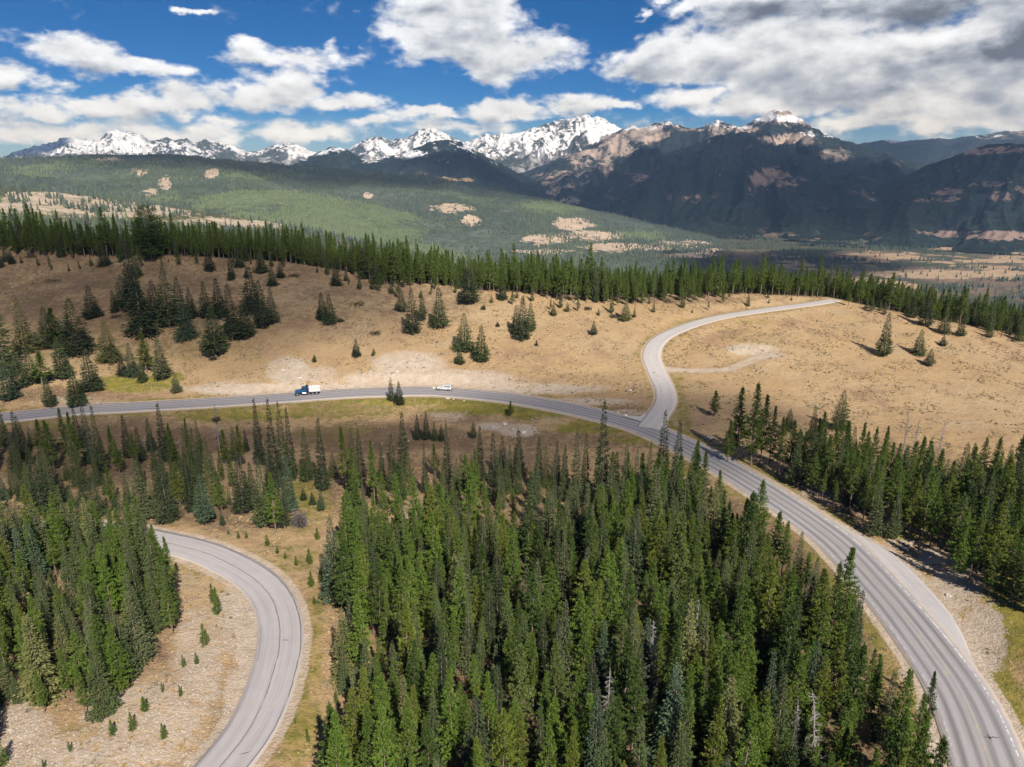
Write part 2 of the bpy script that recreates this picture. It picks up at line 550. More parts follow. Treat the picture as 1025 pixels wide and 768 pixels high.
def gauss(t, x, c, w):
    d = t.math('DIVIDE', t.math('SUBTRACT', x, c), w)
    return t.math('POWER', 2.718, t.math('MULTIPLY', t.math('MULTIPLY', d, d), -1.0))


def asphalt(name, base, tracks=(), seams=(), dark=.5, edge=None):
    m, t, b = material(name)
    pos = t.node('ShaderNodeNewGeometry').outputs['Position']
    lat = t.attr('lat').outputs['Fac']; s = t.attr('along').outputs['Fac']
    n0 = t.noise(pos, .06, 4); n1 = t.noise(pos, .5, 4); n2 = t.noise(pos, 6, 4, .7)
    sv = t.node('ShaderNodeCombineXYZ', {0: t.math('MULTIPLY', lat, 2.0), 1: t.math('MULTIPLY', s, .05)}).outputs[0]
    st = t.noise(sv, 1.0, 5, .6)
    k = lambda f: tuple(x * f for x in base)
    c = t.mix(n1, k(.88), k(1.1))
    c = t.mix(t.ramp(n0, .3, .7), c, t.mix(n1, k(.95), tuple(x * y for x, y in zip(k(1.15), (1, .97, .93)))))
    c = t.mix(t.ramp(st, .4, .75, 0, .55), c, k(.66))
    wob = t.math('MULTIPLY', t.math('SUBTRACT', t.noise(sv, .6, 3), .5), .5)
    lw = t.math('ADD', lat, wob)
    for (x, w, a) in tracks:
        g = t.math('MULTIPLY', gauss(t, lw, x, w), t.math('MULTIPLY', t.ramp(st, .2, .6, .6, 1.0), a))
        c = t.mix(g, c, k(dark))
    for (x, w, a) in seams:      # tar run along joints, wandering and broken
        wv = t.node('ShaderNodeCombineXYZ', {0: t.math('MULTIPLY', s, .08)}).outputs[0]
        wb = t.math('MULTIPLY', t.math('SUBTRACT', t.noise(wv, 1.0, 4, .6), .5), .9)
        g = t.math('MULTIPLY', gauss(t, t.math('ADD', lat, wb), x, w), t.math('MULTIPLY', t.ramp(t.noise(wv, 3.1, 3), .3, .5, .35, 1.0), a))
        c = t.mix(g, c, (.07, .068, .072))
    c = t.mix(t.ramp(n2, .5, .8, 0, .35), c, k(1.3))
    c = t.mix(t.ramp(n2, .5, .25, 0, .35), c, k(.6))
    if edge:
        ab = t.math('ADD', t.math('ABSOLUTE', lat), t.math('MULTIPLY', t.math('SUBTRACT', n1, .5), .9))
        c = t.mix(t.ramp(ab, edge - .5, edge + .1, 0, .85), c, (.46, .385, .32))
    t.set(b, 'Base Color', c); b.inputs['Roughness'].default_value = .9; b.inputs['Specular IOR Level'].default_value = .25
    bump(t, b, n2, .4, .03)
    return m


def road(name, R, w, mat):
    lats = [-w - .12, -w, -w * .75, -w * .5, -w * .25, 0, w * .25, w * .5, w * .75, w, w + .12]
    dz = [-.45, 0, .012, .02, .03, .035, .03, .02, .012, 0, -.45]
    V, F, lat, s = strip(R, lats, dz)
    return tag(link(name, np_mesh(name, V, F[:, ::-1], mat, {'lat': lat, 'along': s}, True)), kind='structure')


road('highway', HWY, HW, asphalt('highway_asphalt', (.33, .315, .325), [(-2.75, .42, .95), (-.95, .38, .85), (.95, .38, .85), (2.75, .42, .95)], [(4.25, .07, .6), (0.0, .05, .5)], .45, 4.5))
road('side_road', SIDE, SW, asphalt('side_road_asphalt', (.46, .43, .41), [(-1.5, .5, .25), (1.5, .5, .25)], [], .75, 3.25))
road('lower_road', LOWER, LW, asphalt('lower_road_asphalt', (.39, .365, .37), [(-1.6, .5, .2), (1.7, .5, .25)], [(.15, .075, .9), (-3.0, .09, .95), (3.05, .06, .5), (-1.7, .03, .4)], .8, 3.6))

# wide mouth where the side road meets the highway
jm = [to_ground(u, v) for u, v in ((640, 416), (647, 412.5), (652, 408), (656, 402), (664, 404), (672, 405), (676, 403.5), (675, 408), (672, 413), (669, 419), (668, 428), (664, 430), (655, 426.5), (646, 423.5), (636, 420), (622, 416))]
bm = bmesh.new()
vs = [bm.verts.new((p[0], p[1], float(SIDE['P'][0, 2]) * 0 + float(HWY['P'][int(((HWY['P'][:, :2] - p[:2]) ** 2).sum(1).argmin()), 2]) * .5 + .5 * float(SIDE['P'][int(((SIDE['P'][:, :2] - p[:2]) ** 2).sum(1).argmin()), 2]) + .05)) for p in jm]
f = bm.faces.new(vs)
if f.normal.z < 0: f.normal_flip()
bmesh.ops.recalc_face_normals(bm, faces=[f])
f.normal_update()
if f.normal.z < 0: f.normal_flip()
ex = bmesh.ops.triangulate(bm, faces=[f])
me = bpy.data.meshes.new('road_junction'); bm.to_mesh(me); bm.free()
me.materials.append(bpy.data.materials['side_road_asphalt'])
tag(link('road_junction', me), kind='structure')

# paved turnout
jj = np.arange(TJ[0], TJ[-1] + 1)
tw = smooth_line(np.interp(jj, TJ, TW), 5); tw = np.maximum(tw, HW + .01)
rows = []
for k in range(6):
    rows.append(-(HW + (tw - HW) * k / 5))
rows.append(rows[-1] - .12)
L = np.stack(rows, 1)
P, N = HWY['P'][jj], HWY['N'][jj]
X = P[:, 0, None] + N[:, 0, None] * L; Y = P[:, 1, None] + N[:, 1, None] * L
Z = P[:, 2, None] + np.array([0, -.01, -.02, -.02, -.03, -.03, -.5])[None]
V = np.stack([X.ravel(), Y.ravel(), Z.ravel()], 1)
me = np_mesh('paved_turnout', V, grid_faces(len(jj), 7), asphalt('turnout_asphalt', (.43, .41, .41), [], [(-7.5, .05, .3)], .8), {'lat': L.ravel(), 'along': np.repeat(HWY['s'][jj], 7)}, True)
tag(link('paved_turnout', me), kind='structure')


# tar patches on the asphalt
tar = plain('tar_patch', (.13, .125, .13), .85, var=.3)


def tar_patch(R, u, v, la, lb, sa, sb, turn=0.0):
    p = to_ground(u, v); j = int(((R['P'][:, :2] - p[:2]) ** 2).sum(1).argmin())
    c = R['P'][j]; N_ = R['N'][j]; T_ = np.array([-N_[1], N_[0]])
    l0 = float(np.dot(p[:2] - c[:2], N_))
    bm = bmesh.new(); vs = []
    for k in range(14):
        a = k / 14 * 6.283; e = .8 + .35 * math.sin(k * 2.7 + u)
        dl, ds = lb * math.cos(a) * e, sb * math.sin(a) * e
        dl, ds = dl * math.cos(turn) - ds * math.sin(turn), dl * math.sin(turn) + ds * math.cos(turn)
        q = c[:2] + N_ * (l0 + dl) + T_ * ds
        vs.append(bm.verts.new((q[0], q[1], c[2] + .052)))
    f = bm.faces.new(vs); f.normal_update()
    if f.normal.z < 0: f.normal_flip()
    me = bpy.data.meshes.new('tar_patch'); bm.to_mesh(me); bm.free(); me.materials.append(tar)
    tag(link('tar_patch', me), kind='structure')


tar_patch(HWY, 993, 739, 0, 1.3, 0, .16, .3)
tar_patch(HWY, 990, 737, 0, .16, 0, .6, .2)
tar_patch(SIDE, 654.5, 373.5, 0, .8, 0, .4, .5)
tar_patch(SIDE, 658.5, 376.5, 0, .7, 0, .35, -.4)
tar_patch(LOWER, 244, 757, 0, .9, 0, .10, .6)
tar_patch(LOWER, 286, 640, 0, .7, 0, .12, -.3)


# painted lines
def worn_paint(name, col, keep):
    m, t, b = material(name)
    pos = t.node('ShaderNodeNewGeometry').outputs['Position']
    n = t.noise(pos, 1.3, 5, .7)
    t.set(b, 'Base Color', t.mix(t.ramp(n, keep - .08, keep + .08), col, (.31, .295, .30)))
    return m


def lines(name, R, at, w, mat, j0=0, j1=None, on=None, off=0):
    Vs, Fs, n = [], [], 0
    prof_l = np.array([-HW, -HW * .75, -HW * .5, -HW * .25, 0, HW * .25, HW * .5, HW * .75, HW])
    prof_z = np.array([0, .012, .02, .03, .035, .03, .02, .012, 0])
    for a in at:
        la = [a - w / 2, a + w / 2]
        V, F, _, s = strip(R, la, np.interp(la, prof_l, prof_z) + .012, j0, j1)
        if on:
            sm = s.reshape(-1, 2)[:-1, 0]
            F = F[(sm % (on + off)) < on]
        Vs.append(V); Fs.append(F + n); n += len(V)
    o = link(name, np_mesh(name, np.vstack(Vs), np.vstack(Fs)[:, ::-1], mat))
    return tag(o, kind='structure')


white = worn_paint('white_road_paint', (.68, .68, .66), .49)
yellow = worn_paint('yellow_road_paint', (.50, .36, .12), .44)
lines('white_edge_markings', HWY, (-3.75,), .17, white)
lines('faded_edge_markings', HWY, (3.75,), .15, worn_paint('faded_road_paint', (.54, .53, .53), .46))
lines('yellow_centre_markings', HWY, (-.16, .16), .13, yellow)

# ------------------------------------------------------------------ tree kinds
def unit(v):
    return v / (np.linalg.norm(v, axis=-1, keepdims=True) + 1e-9)


def tube(path, radii, sides=6):
    """tapered round stem along a path"""
    path = np.array(path, float); n = len(path)
    T = unit(np.gradient(path, axis=0))
    ref = np.array([1.0, 0, 0]) if abs(T[0, 0]) < .8 else np.array([0, 1.0, 0])
    A = unit(np.cross(T, ref)); B = np.cross(T, A)
    th = np.arange(sides) * 2 * math.pi / sides
    V = path[:, None] + np.array(radii)[:, None, None] * (A[:, None] * np.cos(th)[None, :, None] + B[:, None] * np.sin(th)[None, :, None])
    return V.reshape(-1, 3), grid_faces(n, sides, True)


class Parts:
    def __init__(s): s.V = []; s.F = []; s.A = []; s.n = 0

    def add(s, V, F, a=None):
        s.V.append(V); s.F.append(np.asarray(F) + s.n); s.n += len(V)
        s.A.append(np.zeros(len(V)) if a is None else np.broadcast_to(a, (len(V),)))

    def get(s):
        return np.vstack(s.V), np.vstack(s.F), np.concatenate(s.A)


def sprays(root, d, length, width, rng, droop=0.0):
    """needle sprays: narrow kites, root (n,3), direction (n,3)"""
    n = len(root)
    d = unit(d)
    side = unit(np.cross(d, rng.normal(size=(n, 3))))
    l = length[:, None]; w = width[:, None]
    mid = root + d * l * .45
    tip = root + d * l; tip[:, 2] -= droop * length
    V = np.stack([root, mid + side * w * .5, tip, mid - side * w * .5], 1).reshape(-1, 3)
    F = np.arange(n * 4).reshape(-1, 4)
    return V, F


def make_pine(seed, H=15.0, R=1.55, zb=.22, whorl=.42, gap=.12):
    """lodgepole-like pine: slender, open crown of upturned needle tufts"""
    rng = np.random.default_rng(seed)
    lean = rng.normal(0, .12, 2)
    zz = np.linspace(0, H * .985, 8)
    path = np.stack([lean[0] * (zz / H) ** 2 + .08 * np.sin(zz * .6 + seed), lean[1] * (zz / H) ** 2, zz - .25], 1)
    tr = tube(path, np.interp(zz, [0, .6, H], [.21, .155, .02]), 7)
    tk = Parts(); tk.add(*tr)
    cr = Parts()
    z = zb * H
    while z < H * .97:
        t = max(0.0, (z / H - zb) / (1 - zb))
        prof = min(1, (t + .12) / .30) * (1 - t) ** .98 * 1.22 + .03
        nb = rng.integers(4, 7)
        a0 = rng.uniform(0, 6.3)
        cx = np.interp(z, zz, path[:, 0]); cy = np.interp(z, zz, path[:, 1])
        for k in range(nb):
            if rng.random() < gap + .35 * max(0, .3 - t): continue
            a = a0 + k * 6.283 / nb + rng.normal(0, .3)
            L = R * prof * rng.uniform(.6, 1.25)
            up = -.25 + .9 * t + rng.normal(0, .14)
            bd = unit(np.array([math.cos(a), math.sin(a), up]))
            p0 = np.array([cx, cy, z + rng.normal(0, .15)])
            nt = max(2, int(L / .30)); ssc = .62 + .38 * (1 - t)
            fr = np.linspace(.35, 1.0, nt)
            tp = p0 + bd * (L * fr)[:, None]
            tp[:, 2] += .16 * L * fr ** 2
            m = 11
            root = np.repeat(tp, m, 0) + rng.normal(0, .06, (nt * m, 3))
            dd = bd * .55 + np.array([0, 0, .55]) + rng.normal(0, .62, (nt * m, 3))
            V, F = sprays(root, dd, ssc * rng.uniform(.28, .50, nt * m), ssc * rng.uniform(.10, .18, nt * m), rng)
            cr.add(V, F, np.clip(.5 + rng.normal(0, .22), 0, 1))
            if rng.random() < .45:
                bt = tube([p0, p0 + bd * L * .6], [.03, .012], 3)
                tk.add(*bt)
        z += whorl * rng.uniform(.7, 1.3) * (1 - .45 * t)
    # leader
    n = 26
    root = np.stack([np.full(n, path[-1, 0]), np.full(n, path[-1, 1]), rng.uniform(H * .93, H, n)], 1)
    V, F = sprays(root, rng.normal(0, .5, (n, 3)) + np.array([0, 0, .8]), rng.uniform(.22, .4, n), np.full(n, .10), rng)
    cr.add(V, F, .6)
    return tk, cr


def make_spruce(seed, H=15.0, R=2.3, zb=.05, dens=1.0, sharp=.95, round_top=False):
    """spruce or fir: full cone of drooping flat boughs"""
    rng = np.random.default_rng(seed)
    zz = np.linspace(0, H * .99, 7)
    path = np.stack([.05 * np.sin(zz * .5 + seed), .05 * np.cos(zz * .4), zz - .25], 1)
    tk = Parts(); tk.add(*tube(path, np.interp(zz, [0, .6, H], [.27, .19, .02]), 7))
    cr = Parts()
    z = zb * H
    lump = rng.uniform(0, 6.28, 3)
    while z < H * .975:
        t = max(0.0, (z / H - zb) / (1 - zb))
        prof = min(1, (t + .12) / .2) * ((1 - t) ** sharp if not round_top else math.sqrt(max(0, 1 - t ** 2.6)) * min(1, .45 + 1.1 * t)) + .03
        nb = max(4, int((4 + 6 * prof) * dens))
        a0 = rng.uniform(0, 6.3)
        for k in range(nb):
            a = a0 + k * 6.283 / nb + rng.normal(0, .22)
            L = R * prof * rng.uniform(.68, 1.12) * (1 + .13 * math.sin(a * 2 + lump[0]) + .12 * math.sin(z * 1.1 + lump[1]))
            if L < .12: L = .12
            up = -.42 + .85 * t ** 1.5 + rng.normal(0, .1)
            out = np.array([math.cos(a), math.sin(a), 0]); sd = np.array([-math.sin(a), math.cos(a), 0])
            p0 = np.array([0, 0, z + rng.normal(0, .14)])
            n = max(5, int(L * 11 * dens)); ssc = .55 + .45 * (1 - t)
            fr = rng.uniform(.16, 1.0, n) ** .8
            c = p0 + out * (L * fr)[:, None]
            c[:, 2] += L * fr * up + .22 * L * fr ** 2.5
            sg = rng.choice([-1, 1], n)
            w = (.16 + .26 * L * (1 - fr) * 1.0) * rng.uniform(0, 1, n)
            c = c + sd * (sg * w)[:, None]
            dd = out * .75 + sd * (sg * rng.uniform(.1, .9, n))[:, None] + np.array([0, 0, -.12]) + rng.normal(0, .22, (n, 3))
            V, F = sprays(c, dd, ssc * rng.uniform(.30, .58, n), ssc * rng.uniform(.13, .24, n), rng, .12)
            cr.add(V, F, np.clip(.5 + rng.normal(0, .2), 0, 1))
        z += .36 * rng.uniform(.75, 1.25) * (1 - .45 * t)
    n = 16
    root = np.stack([np.zeros(n), np.zeros(n), rng.uniform(H * .93, H * .99, n)], 1)
    V, F = sprays(root, rng.normal(0, .3, (n, 3)) + np.array([0, 0, .8]), rng.uniform(.25, .45, n), np.full(n, .11), rng)
    cr.add(V, F, .6)
    return tk, cr


def make_snag(seed, H=13.0, bent=.2):
    rng = np.random.default_rng(seed)
    zz = np.linspace(0, H, 9)
    path = np.stack([bent * (zz / H) ** 2 + .05 * np.sin(zz), bent * .5 * (zz / H) ** 2, zz - .2], 1)
    tk = Parts(); tk.add(*tube(path, np.interp(zz, [0, H], [.2, .035]), 7))
    br = Parts()
    z = H * .22
    while z < H * .97:
        t = z / H
        for k in range(rng.integers(2, 5)):
            a = rng.uniform(0, 6.28); L = (1.7 * (1 - t) + .3) * rng.uniform(.4, 1.1)
            p0 = np.array([np.interp(z, zz, path[:, 0]), np.interp(z, zz, path[:, 1]), z])
            d = unit(np.array([math.cos(a), math.sin(a), rng.uniform(-.4, .35)]))
            p1 = p0 + d * L * .6; p2 = p0 + d * L + np.array([0, 0, rng.uniform(-.3, .2)])
            br.add(*tube([p0, p1, p2], [.045, .03, .012], 3))
            for q in range(4):
                f = rng.uniform(.3, .95); pp = p0 + d * L * f
                dd = unit(d + rng.normal(0, .7, 3))
                br.add(*tube([pp, pp + dd * L * .35], [.02, .008], 3))
        z += .38 * rng.uniform(.7, 1.3)
    return tk, br


def foliage(name, a, b, hi, translucent=.0):
    m, t, bs = material(name)
    tint = t.attr('tint').outputs['Fac']
    oi = t.node('ShaderNodeObjectInfo')
    c = t.mix(tint, a, b)
    c = t.mix(oi.outputs['Color'], (0, 0, 0), c, 'MIX')  # replaced below
    m.node_tree.nodes.remove(c.node)
    c = t.mix(tint, a, b)
    c = t.mix(1.0, c, oi.outputs['Color'], 'MULTIPLY')
    pos = t.node('ShaderNodeTexCoord').outputs['Object']
    n = t.noise(pos, 1.1, 3, .6)
    c = t.mix(t.ramp(n, .5, .75, 0, .55), c, hi)
    t.set(bs, 'Base Color', c); bs.inputs['Roughness'].default_value = .75; bs.inputs['Specular IOR Level'].default_value = .25
    return m


def bark(name, a, b):
    m, t, bs = material(name)
    pos = t.node('ShaderNodeTexCoord').outputs['Object']
    n = t.noise(t.node('ShaderNodeMapping', {'Vector': pos, 'Scale': (6, 6, 1.2)}).outputs[0], 2.0, 5, .7)
    t.set(bs, 'Base Color', t.mix(t.ramp(n, .35, .65), a, b))
    bump(t, bs, n, .6, .04)
    return m


M_PINE = foliage('pine_needles', (.062, .112, .015), (.118, .162, .027), (.14, .15, .042))
M_SPRUCE = foliage('spruce_needles', (.052, .078, .026), (.098, .120, .046), (.115, .122, .054))
M_BARK = bark('conifer_bark', (.14, .10, .075), (.27, .215, .175))
M_DEAD = bark('weathered_dead_wood', (.20, .18, .17), (.37, .34, .32))
M_DEADR = bark('dead_twigs_brown', (.20, .15, .13), (.34, .28, .25))


def tree_meshes(kind, fn, **kw):
    tk, cr = fn(**kw)
    V, F, _ = tk.get()
    cm = M_PINE if kind == 'pine' else M_SPRUCE
    a = np_mesh(kind + '_trunk', V, F, M_BARK, None, True)
    V2, F2, A2 = cr.get()
    b = np_mesh(kind + '_crown', V2, F2, cm, {'tint': A2})
    j = np_mesh(kind + '_tree_whole', np.vstack([V, V2]), np.vstack([F, F2 + len(V)]), [M_BARK, cm], {'tint': np.concatenate([np.zeros(len(V)), A2])}, False,
                np.concatenate([np.zeros(len(F)), np.ones(len(F2))]))
    return a, b, j


H0 = 15.0
PINES = [tree_meshes('pine', make_pine, seed=s, H=H0, R=r, zb=z, gap=g) for s, r, z, g in ((1, 1.5, .20, .1), (2, 1.75, .16, .14), (3, 1.35, .26, .1), (4, 1.9, .22, .22), (5, 1.55, .30, .16), (6, 1.65, .1, .12))]
SPRUCES = [tree_meshes('spruce', make_spruce, seed=s, H=H0, R=r, zb=z, sharp=p) for s, r, z, p in ((11, 2.3, .05, 1.05), (12, 1.9, .08, 1.15), (13, 2.6, .03, .95), (14, 2.15, .12, .95), (15, 1.7, .06, 1.0))]
ROUND = tree_meshes('pine', make_spruce, seed=21, H=H0, R=5.2, zb=.12, dens=1.1, round_top=True)
SAPS = [tree_meshes('pine', make_pine, seed=31, H=8.0, R=1.5, zb=.03, whorl=.42, gap=.05), tree_meshes('pine', make_pine, seed=32, H=8.0, R=1.8, zb=.02, whorl=.42, gap=.1)]
SNAGS = []
for s, bnt in ((41, .2), (42, 1.2), (43, -.4)):
    tk, br = make_snag(s, 13.0, bnt)
    V, F, _ = tk.get(); V2, F2, _ = br.get()
    SNAGS.append((np_mesh('snag_trunk', V, F, M_DEAD, None, True), np_mesh('snag_branches', V2, F2, M_DEAD)))

TINT_P = {'bright green': (1.02, 1.08, .9, 1), 'olive green': (1.35, 1.08, .95, 1), 'deep green': (.55, .62, .72, 1), 'mid green': (.9, .93, .9, 1), 'grey-green': (1.12, 1.0, 1.6, 1)}
TINT_S = {'dark green': (.55, .60, .68, 1), 'mid green': (.85, .90, .82, 1), 'grey-green': (1.25, 1.10, 1.3, 1), 'blue-green': (.85, 1.02, 1.55, 1), 'khaki green': (1.9, 1.5, 1.4, 1)}

# every tree first becomes a record; which of them are objects and which belong to the mass is decided afterwards
TREES = []


def rec(kind, x, y, H, zone, tint=None, wide=1.0, var=None, must=False, named=None):
    TREES.append(dict(kind=kind, x=x, y=y, H=H, zone=zone, tint=tint, wide=wide, var=var, must=must, named=named))


def at_px(u, vb, vt):
    """ground point under (u, vb) and the height that reaches up to vt"""
    p = seen_ground(u, vb)
    hs = np.linspace(.5, 34, 400)
    _, v, _ = project(np.full(400, p[0]), np.full(400, p[1]), p[2] + hs)
    return p, float(hs[np.argmin(abs(v - vt))])


def rows(zone, kind, L):
    """explicit trees: (u, v of the foot, v of the top[, crown width in pixels[, tint]])"""
    for e in L:
        u, vb, vt = e[:3]
        p, H = at_px(u, vb, vt)
        _, _, t = project(p[0], p[1], p[2])
        wd = None
        if len(e) > 3 and e[3]:
            wd = e[3] * t / FPX
        k = e[5] if len(e) > 5 else kind
        TREES.append(dict(kind=k, x=p[0], y=p[1], H=H, zone=zone, tint=e[4] if len(e) > 4 else None, width=wd, wide=1.0, var=None, must=True, named=None))


rows('on the ridge top behind the brown slope', 'spruce', [(7, 262, 243, 10), (12, 264, 250, 9), (137, 278, 244, 14), (105, 266, 243, 14), (177, 258, 236), (85, 256, 246), (210, 272, 247, 14, 'dark green'), (232, 280, 252, 10), (240, 268, 243, 12), (262, 273, 248, 17), (273, 286, 265, 12), (281, 278, 262, 10), (247, 278, 268, 7), (337, 286, 258, 12)])
rows('in the dark clump on the brown slope', 'spruce', [(133, 302, 243, 20, 'dark green'), (136, 312, 265, 24, 'dark green'), (143, 337, 268, 34, 'dark green'), (125, 308, 275, 22), (170, 326, 266, 28), (157, 322, 280, 24, 'dark green'), (182, 325, 277, 20), (192, 318, 287, 16), (187, 339, 297, 24, 'blue-green'), (207, 318, 281, 18), (220, 318, 278, 20, 'dark green'), (233, 338, 283, 24, 'dark green'), (216, 353, 306, 34, 'mid green'), (246, 339, 300, 24, 'dark green'), (253, 314, 266, 26), (263, 329, 280, 22, 'dark green'), (273, 323, 287, 15), (115, 313, 290, 10, 'dark green')])
rows('beside the slope clearing above the truck', 'spruce', [(323, 320, 292, 16, 'dark green'), (331, 324, 294, 18), (315, 363, 355, 5, None, 'pine'), (177, 393, 372, 11), (357, 357, 339, 11), (374, 357, 349, 7, 'bright green', 'pine')])
rows('in the thicket on the lower brown slope', 'spruce', [(7, 377, 288, 30, 'dark green'), (27, 353, 297, 24), (50, 348, 306, 26), (57, 347, 308, 20, 'mid green', 'pine'), (78, 354, 298, 36, 'dark green'), (93, 318, 285, 18, 'dark green'), (110, 362, 321, 24), (147, 373, 332, 16, 'olive green', 'pine'), (163, 380, 338, 22, 'grey-green'), (133, 377, 343, 16), (123, 376, 355, 13), (143, 382, 358, 12), (92, 391, 350, 22), (77, 404, 365, 20), (50, 405, 377, 15, 'mid green'), (33, 384, 347, 18), (20, 388, 353, 20, 'dark green'), (63, 378, 337, 20), (43, 387, 352, 18, 'mid green', 'pine'), (10, 400, 362, 18), (70, 335, 315, 14), (-8, 372, 300, 26), (-20, 395, 345, 24)])
rows('in the stand below the outer road end', 'spruce', [(5, 447, 393, 14, 'dark green'), (22, 461, 411, 14), (32, 447, 426, 8), (43, 458, 420, 13, None, 'pine'), (53, 459, 420, 13, None, 'pine'), (68, 458, 408, 11, None, 'pine'), (80, 448, 408, 14, 'dark green'), (92, 464, 400, 14), (103, 474, 405, 13), (17, 474, 432, 14), (-10, 470, 420, 18), (98, 518, 470, 19), (83, 502, 483, 10), (116, 511, 495, 10), (23, 500, 466, 14), (43, 516, 456, 28, 'dark green'), (60, 504, 462, 18), (68, 481, 461, 10), (5, 500, 478, 14, 'blue-green'), (30, 490, 462, 14)])
rows('in the stand just above the lower road', 'spruce', [(129, 458, 415, 14, 'dark green'), (141, 461, 427, 12), (152, 452, 418, 12, 'dark green'), (166, 462, 403, 15), (174, 466, 423, 13), (190, 482, 426, 15), (202, 452, 433, 8), (129, 506, 473, 13), (144, 522, 460, 22), (169, 524, 460, 26), (160, 500, 450, 14, 'mid green'), (181, 508, 462, 15, None, 'pine'), (192, 512, 452, 16), (206, 525, 473, 22, 'blue-green'), (212, 507, 443, 14), (223, 526, 509, 7), (120, 475, 440, 10, None, 'pine')])
rows('in the tall stand below the white dump truck', 'spruce', [(227, 466, 430, 12, None, 'pine'), (236, 462, 426, 12), (247, 452, 429, 8), (242, 470, 425, 10, None, 'pine'), (261, 466, 398, 14, 'dark green'), (277, 490, 398, 15, 'dark green'), (286, 485, 401, 14), (293, 481, 407, 14), (291, 512, 455, 18, 'blue-green'), (244, 514, 450, 22, 'dark green'), (265, 527, 458, 22), (276, 533, 473, 16, 'mid green', 'pine'), (285, 530, 470, 16), (254, 506, 462, 16), (308, 482, 427, 17, 'mid green'), (324, 491, 418, 15, 'dark green'), (334, 478, 452, 10), (322, 512, 488, 9, 'blue-green'), (304, 501, 488, 8), (313, 505, 492, 8), (272, 500, 440, 14)])
rows('on the road bank behind the white truck and car', 'spruce', [(392, 404, 377, 9, 'dark green'), (400, 407, 382, 13, 'dark green')])
rows('alone in the meadow below the road', 'pine', [(511, 417, 401, 7, 'bright green')])
rows('in the row below the meadow', 'spruce', [(347, 492, 426, 14, None, 'pine'), (355, 492, 428, 13), (362, 490, 429, 13), (375, 504, 440, 12, 'bright green', 'pine'), (383, 484, 443, 9), (394, 495, 433, 14, 'mid green'), (405, 482, 412, 16, 'dark green'), (410, 496, 450, 13), (418, 440, 414, 10, 'dark green'), (427, 440, 411, 9, 'dark green'), (435, 441, 422, 8), (442, 441, 424, 8), (426, 494, 443, 10), (436, 478, 443, 9, None, 'pine'), (448, 486, 420, 12, 'dark green'), (458, 495, 458, 12, 'mid green'), (384, 512, 472, 10, 'bright green', 'pine')])
rows('along the forest edge below the meadow', 'spruce', [(474, 439, 421, 8), (481, 482, 426, 12, 'dark green'), (494, 502, 432, 17), (503, 478, 436, 13), (519, 478, 430, 16, 'dark green'), (539, 492, 437, 15), (546, 488, 444, 12), (557, 484, 440, 11, 'dark green'), (565, 488, 443, 12), (576, 505, 430, 17), (585, 500, 432, 14), (601, 508, 400, 20, 'dark green'), (612, 500, 452, 14, None, 'pine'), (624, 524, 440, 18, 'mid green'), (635, 510, 448, 14), (648, 506, 441, 14), (661, 495, 410, 18, 'dark green'), (675, 505, 420, 22, 'dark green'), (690, 500, 452, 15), (532, 552, 474, 34, 'dark green'), (551, 558, 490, 22, 'grey-green'), (566, 562, 498, 22, 'grey-green'), (471, 534, 464, 20, 'bright green', 'pine'), (443, 538, 483, 26, 'mid green', 'pine'), (458, 540, 490, 18), (600, 545, 482, 24), (590, 560, 505, 20, None, 'pine')])
rows('on the brown slope right of the small car', 'spruce', [(402, 312, 288, 14), (413, 334, 287, 20, 'dark green'), (423, 321, 291, 12), (440, 328, 287, 21), (465, 351, 313, 24, 'olive green'), (482, 361, 325, 22, 'mid green'), (460, 364, 348, 15, 'bright green'), (523, 340, 296, 20, 'dark green'), (517, 332, 305, 18), (531, 330, 302, 15), (554, 316, 302, 8), (568, 312, 302, 6), (594, 335, 321, 9, 'dark green'), (626, 321, 299, 14), (503, 300, 280, 13), (470, 304, 268, 26, 'dark green'), (537, 346, 340, 4)])
rows('alone on the open straw field', 'spruce', [(884, 356, 312, 19, 'mid green'), (919, 355, 329, 16, 'mid green'), (930, 366, 349, 13, 'grey-green'), (943.5, 346, 335, 9, 'dark green'), (944, 334, 311, 16), (961, 336, 318, 12), (926, 326, 290, 16, 'dark green'), (1006, 328, 292, 20, 'dark green'), (1020, 341, 318, 12), (984, 322, 291, 18, 'dark green'), (913, 318, 296, 10), (867, 309, 299, 5), (881, 311, 300, 5)])
rows('at the near edge of the straw field', 'pine', [(715, 417, 391, 12, 'mid green'), (737, 455, 387, 19, 'bright green'), (751, 465, 383, 21, 'bright green'), (761, 462, 395, 16, 'deep green'), (770, 464, 406, 12), (779, 474, 418, 14), (789, 431, 409, 12, None, 'spruce'), (728, 462, 420, 12), (785, 436, 418, 8), (812, 442, 405, 13, None, 'spruce'), (822, 446, 412, 12), (840, 430, 390, 21, 'olive green', 'spruce'), (797, 466, 430, 12)])

ROUND_BIG = at_px(152, 261, 206)


# scattered stands -----------------------------------------------------------
def inside(poly, x, y):
    n = len(poly); c = np.zeros(np.shape(x), bool); j = n - 1
    for i in range(n):
        xi, yi = poly[i]; xj, yj = poly[j]
        c ^= ((yi > y) != (yj > y)) & (x < (xj - xi) * (y - yi) / (yj - yi + 1e-12) + xi)
        j = i
    return c


def world_poly(px):
    return [tuple(to_ground(u, v)[:2]) for u, v in px]


PLACED = [(t['x'], t['y'], .5) for t in TREES]


